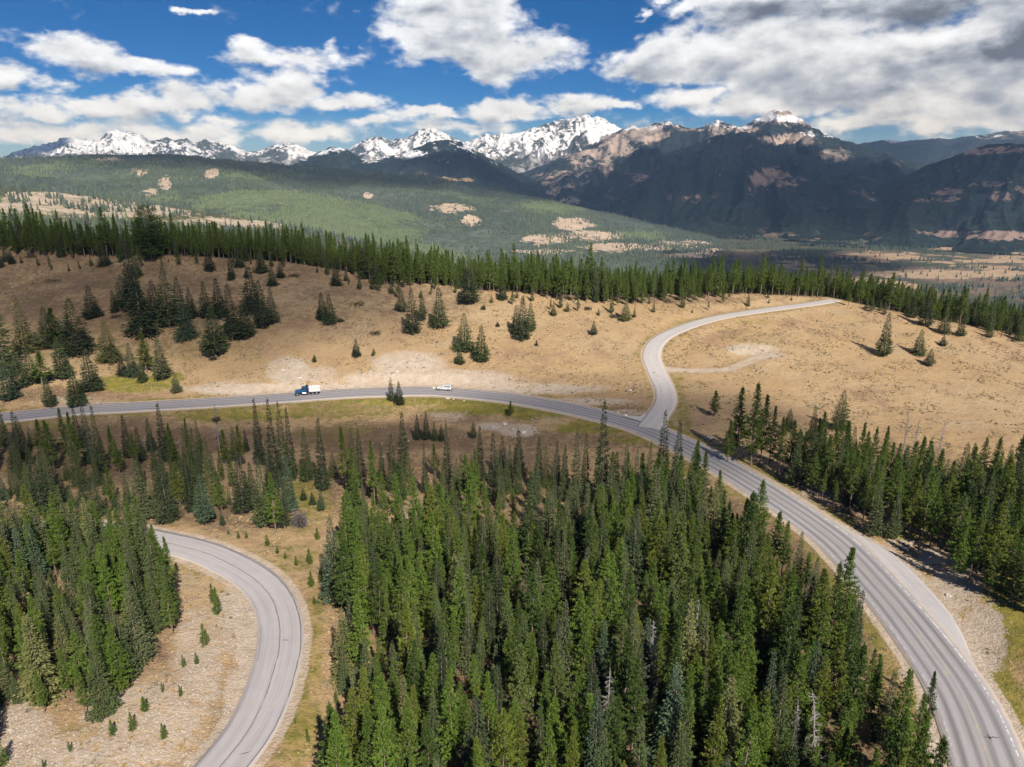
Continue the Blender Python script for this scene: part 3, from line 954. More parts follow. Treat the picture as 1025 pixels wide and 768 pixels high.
def stand(zone, px, spacing, hmean, hvar, spruce_share, seed, gaps=0.0, gap_scale=14.0, clear=2.2, keep_out=(), poly=None, min_gap=.62):
    rng = np.random.default_rng(seed)
    P = poly or world_poly(px)
    xs = [p[0] for p in P]; ys = [p[1] for p in P]
    area = (max(xs) - min(xs)) * (max(ys) - min(ys))
    n = int(area / spacing ** 2 * 5)
    X = rng.uniform(min(xs), max(xs), n); Y = rng.uniform(min(ys), max(ys), n)
    ok = inside(P, X, Y)
    if gaps: ok &= fbm(X / gap_scale + seed, Y / gap_scale, 3) > -0.9 + gaps
    X, Y = X[ok], Y[ok]
    for R, w in _RD[:3]:
        if not len(X): break
        d, _, j = near_road(X, Y, R)
        k = d > w + clear
        X, Y = X[k], Y[k]
    pts = np.array([p[:2] for p in PLACED]) if PLACED else np.zeros((0, 2))
    got = []
    size = fbm(X / 22 + 3 * seed, Y / 22, 2)
    for i in range(len(X)):
        x, y = X[i], Y[i]
        sp = spacing * rng.uniform(min_gap, 1.1)
        if len(pts) and (((pts - (x, y)) ** 2).sum(1) < (sp * .8) ** 2).any(): continue
        if got and ((np.array(got) - (x, y)) ** 2).sum(1).min() < sp ** 2: continue
        if any(math.hypot(x - a, y - b) < r for a, b, r in keep_out): continue
        got.append((x, y))
        H = max(4.0, hmean + hvar * rng.normal() + 2.5 * size[i])
        if rng.random() < .13: H *= rng.uniform(.4, .7)
        kd = 'spruce' if rng.random() < spruce_share else 'pine'
        rec(kd, x, y, H * (1.0 if kd == 'pine' else .95), zone)
    PLACED.extend((a, b, 1) for a, b in got)
    return got


def pxw(u, v, r):
    p = to_ground(u, v); return (p[0], p[1], r)


CENTRAL = [(345, 545), (372, 540), (400, 552), (432, 545), (470, 548), (505, 575), (530, 562), (560, 570), (600, 520), (650, 505), (700, 508), (745, 540), (800, 590), (850, 650), (890, 730), (912, 800), (930, 870), (935, 960), (340, 960), (337, 780), (360, 735), (339, 690), (356, 645), (334, 600)]
stand('dense', CENTRAL, 2.8, 12.5, 2.6, .33, 101, gaps=.22, keep_out=[pxw(505, 560, 5), pxw(470, 700, 3)])
stand('lower stand', [(-70, 556), (60, 545), (128, 549), (142, 572), (60, 578), (-70, 586)], 2.5, 12.6, 1.6, .55, 112)
stand('lower stand', [(-60, 552), (60, 543), (120, 548), (150, 564), (182, 606), (180, 636), (154, 650), (142, 690), (120, 712), (70, 722), (30, 720), (2, 700), (-20, 770), (-120, 760)], 2.9, 10.4, 1.7, .6, 102, gaps=.1)
stand('bank stand', [(722, 470), (760, 478), (800, 470), (835, 462), (870, 470), (905, 482), (950, 488), (1025, 490), (1110, 485), (1290, 490), (1300, 660), (1060, 640), (1010, 606), (985, 600), (940, 572), (900, 545), (860, 530), (800, 505), (760, 492)], 3.0, 12.6, 2.4, .25, 103, gaps=.14, clear=4.0, keep_out=[pxw(975, 625, 9), pxw(920, 560, 6)])
stand('verge', [(905, 690), (925, 690), (935, 730), (940, 770), (915, 780), (905, 730)], 3.4, 9.0, 1.5, .1, 104, clear=1.5)

stand('among the scattered conifers between the two roads', [(-60, 452), (60, 455), (130, 462), (210, 470), (250, 490), (255, 512), (215, 520), (120, 516), (-60, 520)], 5.0, 10.5, 2.6, .6, 107, gaps=.2)
stand('among the loose conifers above the dense forest', [(350, 500), (420, 492), (480, 482), (560, 490), (640, 505), (620, 530), (560, 562), (525, 540), (480, 548), (420, 530), (350, 540)], 4.6, 11.0, 2.4, .5, 108, gaps=.25, keep_out=[pxw(505, 520, 5), pxw(405, 512, 6)])

# the wood along the ridge: front rows by the picture, then over the crest
_rf = [to_ground(u, v)[:2] for u, v in ((-120, 252), (-40, 256), (0, 255), (60, 260), (110, 260), (200, 258), (260, 256), (300, 262), (340, 272), (372, 284), (400, 289), (440, 285), (470, 292), (520, 294), (560, 303), (600, 304), (640, 309), (665, 302), (700, 304), (740, 296), (780, 294), (815, 298), (842, 300), (866, 303), (900, 309), (940, 312), (985, 316), (1025, 320), (1110, 330))]
for i, p in enumerate(_rf):
    a_, r_ = math.atan2(*p), math.hypot(*p); r_ = min(r_, float(crest_r(a_)) + 2); _rf[i] = np.array((r_ * math.sin(a_), r_ * math.cos(a_)))
_rb = []
for p in _rf[::-1]:
    r = math.hypot(*p); _rb.append((p[0] / r * (r + 52), p[1] / r * (r + 52)))
stand('ridge', None, 3.3, 13.2, 3.2, .12, 105, poly=[tuple(p) for p in _rf] + _rb, clear=3.0, min_gap=.55, gaps=.12)
_rc = []
for p in _rb:
    r = math.hypot(*p); _rc.append((p[0] / r * (r + 75), p[1] / r * (r + 75)))
_re = []
for p in _rf[::-1]:
    r = math.hypot(*p); _re.append((p[0] / r * (r - 13), p[1] / r * (r - 13)))
stand('ridge', None, 8.5, 6.5, 2.6, .45, 115, poly=[tuple(p) for p in _rf] + _re, clear=4.0, min_gap=.4, gaps=.5, gap_scale=9)
n_ridge_back = len(TREES)
stand('ridge back', None, 6.5, 13.5, 2.2, .12, 106, poly=_rb[::-1] + _rc, clear=3.0)


# ---- finish the records
rngT = np.random.default_rng(5)
for t in TREES:
    t['z'] = None
X = np.array([t['x'] for t in TREES]); Y = np.array([t['y'] for t in TREES])
Z = height(X, Y)
for i, t in enumerate(TREES):
    t['z'] = float(Z[i])
    if t['zone'] == 'ridge' and t['x'] > 40: t['H'] *= .84
    if not t['tint'] and t['zone'] == 'lower stand':
        t['tint'] = str(rngT.choice(['bright green', 'olive green', 'mid green'], p=[.6, .2, .2])) if t['kind'] == 'pine' else str(rngT.choice(['mid green', 'khaki green', 'grey-green', 'blue-green'], p=[.45, .25, .2, .1]))
    if not t['tint']:
        if t['kind'] == 'pine': t['tint'] = str(rngT.choice(['bright green', 'olive green', 'deep green', 'mid green', 'grey-green'], p=[.33, .17, .22, .21, .07]))
        else: t['tint'] = str(rngT.choice(['dark green', 'mid green', 'grey-green', 'blue-green', 'khaki green'], p=[.27, .30, .22, .08, .13]))
    hill = t['y'] > 205 and t['x'] < 20
    T = TINT_P if t['kind'] == 'pine' else TINT_S
    if t['tint'] not in T: t['tint'] = 'mid green'
    u, v, d = project(t['x'], t['y'], t['z']); u2, v2, d2 = project(t['x'], t['y'], t['z'] + t['H'])
    t['u'], t['vb'], t['ut'], t['vt'] = float(u), float(v), float(u2), float(v2)
    t['px'] = float(v - v2)
    t['seen'] = -6 < u2 < 1031 and -5 < v2 < 764
    k = int(rngT.integers(0, len(PINES if t['kind'] == 'pine' else SPRUCES)))
    t['var'] = k
    base_r = (1.6, 1.75, 1.5, 1.9, 1.6, 1.7)[k] if t['kind'] == 'pine' else (2.3, 1.9, 2.6, 2.15, 1.7)[k]
    s = t['H'] / H0
    if t.get('width'): w = np.clip(t['width'] * .5 / base_r, .55 * s, 2.6 * s)
    else: w = s ** .8 * rngT.uniform(.66, 1.0)
    w *= {'lower stand': 1.25, 'ridge': 1.3, 'ridge back': 1.3, 'bank stand': 1.3, 'dense': 1.2}.get(t['zone'], 1.0)
    t['s'] = (w, w, s)
    t['rot'] = float(rngT.uniform(0, 6.283))

ORD = ['first', 'second', 'third', 'fourth', 'fifth', 'sixth', 'seventh', 'eighth', 'ninth', 'tenth', 'eleventh', 'twelfth', 'thirteenth', 'fourteenth']


def zone_words(t):
    z = t['zone']
    x, y, u, v, vt = t['x'], t['y'], t['u'], t['vb'], t['vt']
    dh = float(near_road(np.array([x]), np.array([y]), HWY)[0][0]) if z in ('dense', 'bank stand') else 99
    if z == 'dense':
        if dh < 17: return 'in the dense forest edge along the highway ' + ('curve' if v > 640 else 'straight')
        if t['ut'] < 412: return 'in the dense forest edge ' + ('facing the lower road' if vt > 590 else 'by the tan gap')
        if vt > 690: return 'at the very front of the dense forest'
        if vt > 630: return 'in the front part of the dense forest'
        if vt > 570: return 'in the middle of the dense forest' if t['ut'] > 560 else 'in the middle forest before the tan gap'
        return 'at the back of the dense forest' if t['ut'] > 560 else 'at the forest back beside the tan gap'
    if z == 'lower stand':
        if vt > 600: return 'at the front of the stand inside the bend'
        if t['ut'] > 120: return 'in the bend stand close to the lower road'
        return 'at the back of the stand inside the bend'
    if z == 'bank stand':
        if dh < 15: return 'in the stand beyond the highway, at the verge'
        if t['ut'] > 900: return 'in the stand beyond the gravel turnout'
        return 'in the stand between highway and straw field'
    if z == 'verge': return 'beside the pale dirt strip at the highway'
    if z in ('ridge', 'ridge back'):
        if t['ut'] < 160: return 'in the ridge wood beside the round crown'
        if t['ut'] < 420: return 'in the ridge wood above the brown slope'
        if t['ut'] < 640: return 'in the sunlit ridge wood above the slope'
        if t['ut'] < 850: return 'in the ridge wood behind the side road'
        return 'in the ridge wood behind the straw field'
    return z


cand = {'pine': [], 'spruce': []}
for t in TREES:
    if t['seen'] and t['zone'] != 'ridge back': cand[t['kind']].append(t)
# hidden behind what stands before it?
for k, L in cand.items():
    L.sort(key=lambda t: (not t['must'], -t['px']))
    for t in L[:300]: t['own'] = True
own = [t for t in TREES if t.get('own')]
by = {}
for t in own:
    hh = t['H']
    t['size'] = 'tall' if hh > 14.5 else 'low' if hh < 7.5 else 'mid-height' if hh < 11 else 'full-grown'
    t['words'] = zone_words(t)
    by.setdefault((t['size'], t['tint'], t['kind'], t['words']), []).append(t)
for (sz, ti, kd, w), L in by.items():
    L.sort(key=lambda t: t['ut'])
    base = f'{sz} {ti} {kd} {w}'
    for i, t in enumerate(L):
        if len(L) == 1: t['label'] = base; t['grp'] = None
        elif len(L) <= 14: t['label'] = base + (', leftmost' if i == 0 else ', rightmost' if i == len(L) - 1 else f', {ORD[i]} from left'); t['grp'] = None
        else: t['label'] = base; t['grp'] = base + 's'
GROUPS = {'dense': 'conifers of the dense forest', 'lower stand': 'conifers inside the lower road bend', 'bank stand': 'conifers beyond the highway', 'ridge': 'conifers of the ridge wood', 'verge': 'pines beside the dirt strip'}
for t in own:
    M = (PINES if t['kind'] == 'pine' else SPRUCES)[t['var']]
    e = empty(t['kind'] + '_tree', (t['x'], t['y'], t['z'] - .05), t['rot'], t['s'])
    tag(e, t['label'], 'tree', GROUPS.get(t['zone'], 'conifers ' + t['zone']))
    a = link('trunk', M[0], e); b = link('crown', M[1], e)
    q_ = float(rngT.uniform(.82, 1.18)); b.color = [c_ * q_ for c_ in (TINT_P if t['kind'] == 'pine' else TINT_S)[t['tint']][:3]] + [1]
print('own trees', len(own), {k: len(v) for k, v in cand.items()}, 'total', len(TREES))

# the big round-crowned tree on the ridge
p, H = ROUND_BIG
e = empty('broad_pine_tree', (p[0], p[1], p[2] - .1), .4, (H / H0 * .95, H / H0 * .95, H / H0))
tag(e, 'broad round-topped dark pine rising above the ridge wood', 'tree')
link('trunk', ROUND[0], e); b = link('crown', ROUND[1], e); b.color = (.55, .62, .75, 1)


def mass(name, sources, pts, var, rotz, scl, mats=None):
    """one object that scatters a stand nobody could count: instanced on points by geometry nodes"""
    coll = bpy.data.collections.new(name + '_sources')
    for k, (me, colr) in enumerate(sources):
        o = bpy.data.objects.new('%s_source_%02d' % (name, k), me); o.color = colr
        coll.objects.link(o)
    m = bpy.data.meshes.new(name)
    m.vertices.add(len(pts)); m.vertices.foreach_set('co', np.asarray(pts, np.float32).ravel())
    for nm, ty, arr in (('variant', 'INT', var), ('turn', 'FLOAT', rotz)):
        at = m.attributes.new(nm, ty, 'POINT'); at.data.foreach_set('value', np.asarray(arr, np.int32 if ty == 'INT' else np.float32))
    at = m.attributes.new('size', 'FLOAT_VECTOR', 'POINT'); at.data.foreach_set('vector', np.asarray(scl, np.float32).ravel())
    o = link(name, m)
    g = bpy.data.node_groups.new(name + '_scatter', 'GeometryNodeTree')
    g.interface.new_socket('Geometry', in_out='INPUT', socket_type='NodeSocketGeometry')
    g.interface.new_socket('Geometry', in_out='OUTPUT', socket_type='NodeSocketGeometry')
    N = g.nodes; Lk = g.links
    gi = N.new('NodeGroupInput'); go = N.new('NodeGroupOutput')
    ci = N.new('GeometryNodeCollectionInfo'); ci.inputs['Collection'].default_value = coll
    ci.inputs['Separate Children'].default_value = True; ci.inputs['Reset Children'].default_value = True
    ip = N.new('GeometryNodeInstanceOnPoints'); ip.inputs['Pick Instance'].default_value = True

    def na(nm, ty):
        n = N.new('GeometryNodeInputNamedAttribute'); n.data_type = ty; n.inputs['Name'].default_value = nm
        return n.outputs['Attribute']
    Lk.new(gi.outputs[0], ip.inputs['Points']); Lk.new(ci.outputs[0], ip.inputs['Instance'])
    Lk.new(na('variant', 'INT'), ip.inputs['Instance Index'])
    cx = N.new('ShaderNodeCombineXYZ'); Lk.new(na('turn', 'FLOAT'), cx.inputs[2])
    er = N.new('FunctionNodeEulerToRotation'); Lk.new(cx.outputs[0], er.inputs[0]); Lk.new(er.outputs[0], ip.inputs['Rotation'])
    Lk.new(na('size', 'FLOAT_VECTOR'), ip.inputs['Scale'])
    Lk.new(ip.outputs[0], go.inputs[0])
    md = o.modifiers.new('scatter', 'NODES'); md.node_group = g
    return tag(o, kind='stuff')


rest = [t for t in TREES if not t.get('own')]
src = [(m[2], TINT_P[k]) for m, k in zip(PINES, ('bright green', 'mid green', 'deep green', 'olive green', 'bright green', 'mid green'))] + [(m[2], TINT_S[k]) for m, k in zip(SPRUCES, ('dark green', 'mid green', 'grey-green', 'dark green', 'mid green'))]
o = mass('conifer_wood', src, [(t['x'], t['y'], t['z'] - .05) for t in rest], [t['var'] + (0 if t['kind'] == 'pine' else len(PINES)) for t in rest], [t['rot'] for t in rest], [t['s'] for t in rest])
tag(o, 'remaining green conifers of the ridge wood and dense forest', None)

# ------------------------------------------------------------------ young pines, dead trees, logs, boulders
def sapling(u, v, hpx, label, k=0, col=(1.0, 1.05, .9, 1), group='young pines beside the roads', wide=1.0):
    p = seen_ground(u, v)
    _, H = at_px(u, v, v - hpx)
    s = H / 8.0
    e = empty('young_pine', (p[0], p[1], p[2] - .03), random.uniform(0, 6), (s * wide * .8, s * wide * .8, s))
    tag(e, label, 'young tree', group)
    link('trunk', SAPS[k][0], e); b = link('crown', SAPS[k][1], e); b.color = col


sap = [(145, 712, 15, 'rounded yellow-green young pine on pale dirt above the roadside clearing', 1.5), (205, 646, 22, 'tall young pine nearest the inner edge of the lower road', 1.0),
       (218, 614, 26, 'narrow dark young pine by the inside of the road bend', .9), (213, 602, 18, 'young pine at the top of the row inside the road bend', .9), (197, 665, 12, 'small young pine below the tall one inside the bend', 1.0),
       (184, 668, 13, 'small ragged young pine on dirt, middle of the clearing', .9), (181, 697, 12, 'thin yellowish young pine in the dirt clearing', .8), (163, 693, 10, 'tiny thin young pine beside the stand inside the bend', .8),
       (133, 731, 18, 'young pine with bare leaning stem below the bend stand', 1.1), (113, 736, 15, 'leaning young pine in the dirt below the bend stand', 1.2), (164, 738, 14, 'bushy young pine low in the dirt clearing', 1.1), (70, 752, 10, 'tiny green young pine on the dirt below the stand', 1.0), (44, 768, 8, 'smallest green shoot at the lower edge of the dirt', 1.2), (3, 766, 26, 'half-hidden young pine at the very edge of the dirt clearing', 1.2),
       (229, 537, 8, 'low dark seedling pine above the lower road', 1.3), (239, 541, 10, 'second seedling pine of the roadside row', 1.2), (247, 540, 9, 'third seedling pine of the roadside row', 1.2), (268, 548, 13, 'broad bushy young pine outside the road bend', 1.3), (278, 556, 10, 'bushy seedling beside the broad one outside the bend', 1.2), (286, 562, 10, 'seedling pine in the middle of the roadside row', 1.2), (297, 568, 12, 'round dark young pine outside the bend by the grass', 1.2),
       (310, 565, 16, 'tallest bushy young pine of the roadside row', 1.2), (312, 588, 16, 'bushy young pine beside the shaded forest edge', 1.3), (322, 584, 14, 'young pine in the shade of the forest edge', 1.2), (315, 606, 10, 'low young pine standing alone outside the bend', 1.2), (321, 577, 9, 'little seedling in the grass by the forest edge', 1.2),
       (309, 746, 17, 'narrow green young pine at the outer verge of the lower road', .8), (296, 729, 10, 'small round young pine beside the gravel verge', 1.1), (312, 585, 9, 'seedling pine by the grass patch', 1.2), (338, 660, 15, 'bright young pine against the dark forest edge', 1.1), (337, 705, 13, 'dark young pine against the dense forest edge', 1.1),
       (318, 540, 12, 'bushy seedling under the tall stand by the grass', 1.3), (331, 556, 14, 'green young pine where the grass meets the forest', 1.2)]
for i, (u, v, h, lab, w) in enumerate(sap):
    sapling(u, v, h, lab, i % 2, (1.0, 1.0, .9, 1) if i % 3 else (.8, .88, .8, 1), wide=w)


def snag(u, vb, vt, label, k=0, tint=None, rot=0):
    p, H = at_px(u, vb, vt)
    s = H / 13.0
    e = empty('dead_tree', (p[0], p[1], p[2] - .05), rot, (max(s, .8), max(s, .8), s))
    tag(e, label, 'dead tree', 'dead grey trees')
    link('trunk', SNAGS[k][0], e); link('branches', SNAGS[k][1], e)
    return e, p, H


nest_tree, np_, nH = snag(220, 452, 403, 'bare dead tree carrying a dark clump, below the road', 0, rot=1)
# the dark clump (a nest) sits in its crown and is a thing of its own
bm = bmesh.new(); rg = random.Random(3)
for i in range(90):
    a = rg.uniform(0, 6.28); r = rg.uniform(.2, .75)
    c = Vector((math.cos(a) * r, math.sin(a) * r, rg.uniform(-.4, .45)))
    d = Vector((-math.sin(a) + rg.gauss(0, .5), math.cos(a) + rg.gauss(0, .5), rg.gauss(0, .3))).normalized()
    w = Vector((0, 0, .05)); l = rg.uniform(.3, .6)
    s_ = d.cross(Vector((0, 0, 1))) * .05
    vs = [bm.verts.new(c + x) for x in (-d * l + w, d * l + w, d * l - w + s_, -d * l - w + s_)]
    bm.faces.new(vs)
bmesh.ops.create_icosphere(bm, subdivisions=2, radius=.55)
me = bpy.data.meshes.new('nest'); bm.to_mesh(me); bm.free(); me.materials.append(bark('nest_twigs', (.05, .035, .03), (.12, .08, .06)))
o = link('nest', me, None, (np_[0] + .15, np_[1], np_[2] + nH * .66)); o.scale = (1.3, 1.3, 1.1)
tag(o, 'dark round nest of twigs high in the dead tree', 'nest')

snag(18, 252, 212, 'grey leafless tree at the end of the ridge wood', 0, rot=2)
for u, vb, vt, lab, k, r in ((811, 790, 690, 'white dead tree with hooked top at the front of the forest', 1, 2.6), (790, 770, 700, 'grey leafless tree just beside the hooked white one', 0, 1), (745, 800, 722, 'pale dead trunk at the front edge of the dense forest', 0, 3), (651, 700, 618, 'pale silvery dead tree in the middle of the dense forest', 2, 0), (607, 745, 665, 'thin bare dead tree behind the front pines of the forest', 0, 4),
                            (695, 655, 600, 'grey dead tree among green pines, upper forest', 2, 4), (904, 452, 412, 'bare grey tree at the far edge of the bank stand', 0, 2), (939, 458, 420, 'slender bare tree against the straw field', 0, 5), (914, 455, 418, 'thin bare tree between two bare ones by the field', 2, 1),
                            (412, 545, 500, 'grey bare tree beside the tan gap in the forest', 0, 3), (230, 300, 0, '', 0, 0)):
    if lab: snag(u, vb, vt, lab, k, rot=r)


def log(u, v, du, dv, r, label, col=None):
    a = seen_ground(u, v); b = seen_ground(u + du, v + dv)
    a[2] += r * .8; b[2] += r * .7
    n = 7
    path = np.array([a + (b - a) * k / (n - 1) for k in range(n)])
    path[:, 2] = height(path[:, 0], path[:, 1]) + r * .8
    path -= a
    V, F = tube(path, np.linspace(r, r * .5, n), 7)
    P = Parts(); P.add(V, F)
    caps = [list(range(6, -1, -1)), list(range(7 * (n - 1), 7 * n))]
    me = bpy.data.meshes.new('fallen_log'); me.from_pydata(V.tolist(), [], F.tolist() + caps); me.materials.append(M_DEAD)
    o = link('fallen_log', me, None, a)
    tag(o, label, 'log', 'fallen logs')


log(655, 690, 20, 18, .2, 'long pale fallen log in the dark gap of the forest')
log(668, 672, 9, 13, .16, 'short fallen log beside the gap in the forest')
log(812, 492, 30, 8, .16, 'grey fallen log under the stand beyond the highway')
log(850, 509, 22, 6, .16, 'fallen log on bare soil beyond the turnout')
log(140, 441, 40, 3, .18, 'fallen grey log across the brown slope below the road')
log(180, 629, 14, -4, .16, 'pale fallen log on dirt beside the bend stand')
log(118, 370, 14, 6, .2, 'pale fallen log in the hillside thicket')


def boulder(u, v, wpx, label, col=(.52, .47, .43), flat=.7, seed=0):
    p = seen_ground(u, v); _, _, t = project(p[0], p[1], p[2])
    R = max(.25, wpx * t / FPX / 2)
    bm = bmesh.new(); bmesh.ops.create_icosphere(bm, subdivisions=3, radius=1)
    for vt in bm.verts:
        q = vt.co
        n = float(fbm(np.array([q.x * 1.3 + seed * 7 + q.z]), np.array([q.y * 1.3 - q.z * .7]), 3)[0])
        k = 1 + .45 * n
        # broken faces
        for ax in ((.8, .2, .5), (-.5, .7, .4), (.1, -.9, .3), (-.2, .1, 1)):
            a = Vector(ax).normalized(); d = q.dot(a)
            if d > .72: k *= .72 / d
        vt.co = Vector((q.x * k, q.y * k, q.z * k * flat)) * R
    me = bpy.data.meshes.new('boulder'); bm.to_mesh(me); bm.free()
    key = 'stone_%d_%d' % (col[0] * 100, col[2] * 100)
    m = bpy.data.materials.get(key)
    if not m:
        m, t_, b = material(key)
        pos = t_.node('ShaderNodeTexCoord').outputs['Object']
        n1 = t_.noise(pos, 1.6, 5, .65)
        t_.set(b, 'Base Color', t_.mix(t_.ramp(n1, .3, .7), tuple(c * .7 for c in col), tuple(min(.9, c * 1.2) for c in col)))
        bump(t_, b, n1, .8, .2)
    me.materials.append(m)
    o = link('boulder', me, None, (p[0], p[1], p[2] + R * flat * .35)); o.rotation_euler = (0, 0, seed * 1.7)
    tag(o, label, 'boulder', 'boulders on the verges and slopes')


for i, (u, v, w, lab, c) in enumerate([
        (434.5, 387, 4.2, 'cream boulder on the verge just ahead of the white car', (.62, .55, .45)), (448, 402.5, 4.5, 'pale boulder in green grass below the white car', (.60, .52, .44)), (454, 403, 2.5, 'small pale stone beside the larger one below the car', (.55, .48, .4)), (464.5, 404.8, 1.8, 'tiny white stone in grass below the road', (.7, .65, .58)),
        (709, 438, 5, 'white boulder on the verge beyond the highway', (.62, .55, .53)), (700.5, 435.5, 1.6, 'tiny dark stone near the white verge boulder', (.16, .13, .12)),
        (626, 414.5, 4, 'white flat stone on the verge by the junction', (.66, .61, .55)), (618, 412.5, 3, 'pale stone farthest up the verge from the junction', (.62, .56, .5)), (633, 416.2, 2.6, 'cream stone on the verge closest to the junction', (.66, .6, .5)),
        (626.5, 392, 2.8, 'dark stone at the low end of the straw slope trio', (.15, .12, .11)), (631, 391, 3.4, 'pale lilac stone in the trio on the straw slope', (.5, .46, .46)), (634, 390.6, 2.6, 'dark stone at the high end of the straw slope trio', (.17, .14, .13)),
        (505, 425, 6, 'pale rock at the top of the bare outcrop in the meadow', (.55, .48, .45)), (513, 430, 5, 'dark-sided rock in the middle of the meadow outcrop', (.42, .36, .35)), (524, 433, 6, 'broad pale rock at the end of the meadow outcrop', (.58, .52, .49)), (494, 428, 4, 'small pale rock beside the meadow outcrop', (.56, .5, .47)),
        (950, 592, 6, 'flat pale slab among gravel beside the turnout', (.5, .45, .42)), (300, 379, 4, 'pale broken rock on the cut bank above the truck', (.6, .54, .5)), (283, 371, 4, 'grey broken rock higher on the bank above the truck', (.55, .5, .47)), (398, 372, 3.5, 'pale rock on the cut bank between truck and car', (.6, .54, .49))]):
    boulder(u, v, w, lab, c, .55 if w > 4.4 else .7, i + 1)


def bush(u, v, wpx, hpx, label, a, b, name='shrub', grp='low shrubs on the slopes', n=500):
    p = seen_ground(u, v); _, H = at_px(u, v, v - hpx); _, _, t = project(p[0], p[1], p[2])
    R = wpx * t / FPX / 2
    rng = np.random.default_rng(int(u * 7 + v))
    d = unit(rng.normal(size=(n, 3))); d[:, 2] = np.abs(d[:, 2])
    rr = rng.uniform(.35, 1.0, n)[:, None]
    c = d * rr * np.array([R, R, H]) * (1 + .25 * np.sin(d[:, :1] * 5 + u))
    V, F = sprays(c, d + rng.normal(0, .5, (n, 3)) + np.array([0, 0, .3]), rng.uniform(.25, .5, n) * max(.5, min(1, H)), rng.uniform(.12, .22, n), rng)
    key = 'shrub_leaves_%d_%d' % (a[0] * 1000, a[1] * 1000)
    m = bpy.data.materials.get(key)
    if not m:
        m, t_, bs = material(key)
        t_.set(bs, 'Base Color', t_.mix(t_.attr('tint').outputs['Fac'], a, b))
    o = link(name, np_mesh(name, V, F, m, {'tint': np.repeat(rng.uniform(0, 1, n), 4)}), None, (p[0], p[1], p[2] - .05))
    tag(o, label, 'shrub', grp)


bush(300, 527, 15, 17, 'round grey leafless thicket at the foot of the tall stand', (.10, .085, .085), (.20, .17, .165), 'bare_shrub', 'bare shrubs', 1600)
for u, v, w, h, lab in ((55, 282, 20, 2.5, 'long flat dark juniper on the open brown slope'), (102, 267, 26, 4, 'wide dark juniper under a spruce on the ridge slope'), (32, 258, 14, 4, 'low dark juniper below the ridge wood'), (117, 318, 14, 3, 'dark juniper patch under the lone slope spruce'), (294, 277, 12, 3, 'flat dark juniper near the ridge wood, above the lit slope'),
                        (358, 306, 16, 4.5, 'long dark juniper on the slope above the cut bank'), (376, 335, 12, 4, 'round green juniper on the slope above the car'), (341, 322, 8, 3, 'small dark juniper between the slope spruces'), (588, 310, 8, 3, 'dark low shrub beneath the ridge trees'), (614, 318, 8, 4, 'rounded low shrub beside a lone slope spruce'), (669, 303, 12, 5, 'dull grey-green shrub by the ridge wood near the side road'), (214, 360, 8, 3, 'small dark shrub below the big mid green slope spruce'), (484, 310, 5, 5, 'little upright shrub on the slope under the ridge'), (498, 327, 4, 4, 'tiny upright shrub on the open lit slope')):
    bush(u, v, w, h, lab, (.035, .045, .028), (.075, .08, .05))

# sagebrush and tufts that roughen the slopes (uncountable)
rng = np.random.default_rng(77)
smods = []
for s in range(4):
    r2 = np.random.default_rng(300 + s); n = 46
    d = unit(r2.normal(size=(n, 3))); d[:, 2] = np.abs(d[:, 2])
    c = d * r2.uniform(.1, .5, n)[:, None] * np.array([.5, .5, .35])
    V, F = sprays(c, d + r2.normal(0, .4, (n, 3)), r2.uniform(.14, .3, n), r2.uniform(.07, .13, n), r2)
    a, b = (((.22, .19, .135), (.30, .26, .19)), ((.36, .26, .13), (.48, .36, .20)), ((.27, .21, .09), (.36, .29, .13)), ((.17, .14, .09), (.26, .20, .13)))[s]
    m, t_, bs = material('tuft_%s' % ('sage', 'straw', 'ochre', 'brown')[s])
    t_.set(bs, 'Base Color', t_.mix(t_.attr('tint').outputs['Fac'], a, b))
    smods.append((np_mesh('tuft', V, F, m, {'tint': np.repeat(r2.uniform(0, 1, n), 4)}), (1, 1, 1, 1)))
N = 120000
uu = rng.uniform(-30, 1055, N); vv2 = rng.uniform(250, 790, N)
az = rng.uniform(rad(-40), rad(40), N); rr = np.sqrt(rng.uniform(60 ** 2, 400 ** 2, N))
x = rr * np.sin(az); y = rr * np.cos(az)
k = fbm(x / 9, y / 9, 4) + .35 * fbm(x / 40, y / 40, 2) > .02
x, y = x[k], y[k]
z, D = height(x, y, True)
k = (D[0] > 1.4) & (D[1] > .7) & (D[2] > 1.6) & (D[3] > .3) & (D[4] > .3)
j = near_road(x, y, HWY)[2]
pu, pv, _ = project(x, y, z)
dd = ellipses(pu, pv, DIRT)
k &= (rng.random(len(x)) > dd * .8) & (pu > -25) & (pu < 1050) & (pv < 785) & (rr[:1] > 0)
tj = near_road(x, y, HWY)
sd = ((np.stack([x, y], 1) - HWY['P'][tj[2], :2]) * -HWY['N'][tj[2]]).sum(1)
k &= ~((sd > 0) & (sd < turn_width(tj[2]) + .8))
x, y, z = x[k], y[k], z[k]
n = len(x)
sc = rng.uniform(.35, 1.2, n) * np.where(rng.random(n) < .1, 1.5, 1)
hs = rng.uniform(.6, 1.1, n)
kind = rng.choice(4, n, p=[.34, .44, .14, .08])
mass('sagebrush', smods, np.stack([x, y, z - .04], 1), kind, rng.uniform(0, 6.3, n), np.stack([sc, sc, sc * hs], 1))
print('tufts', n)

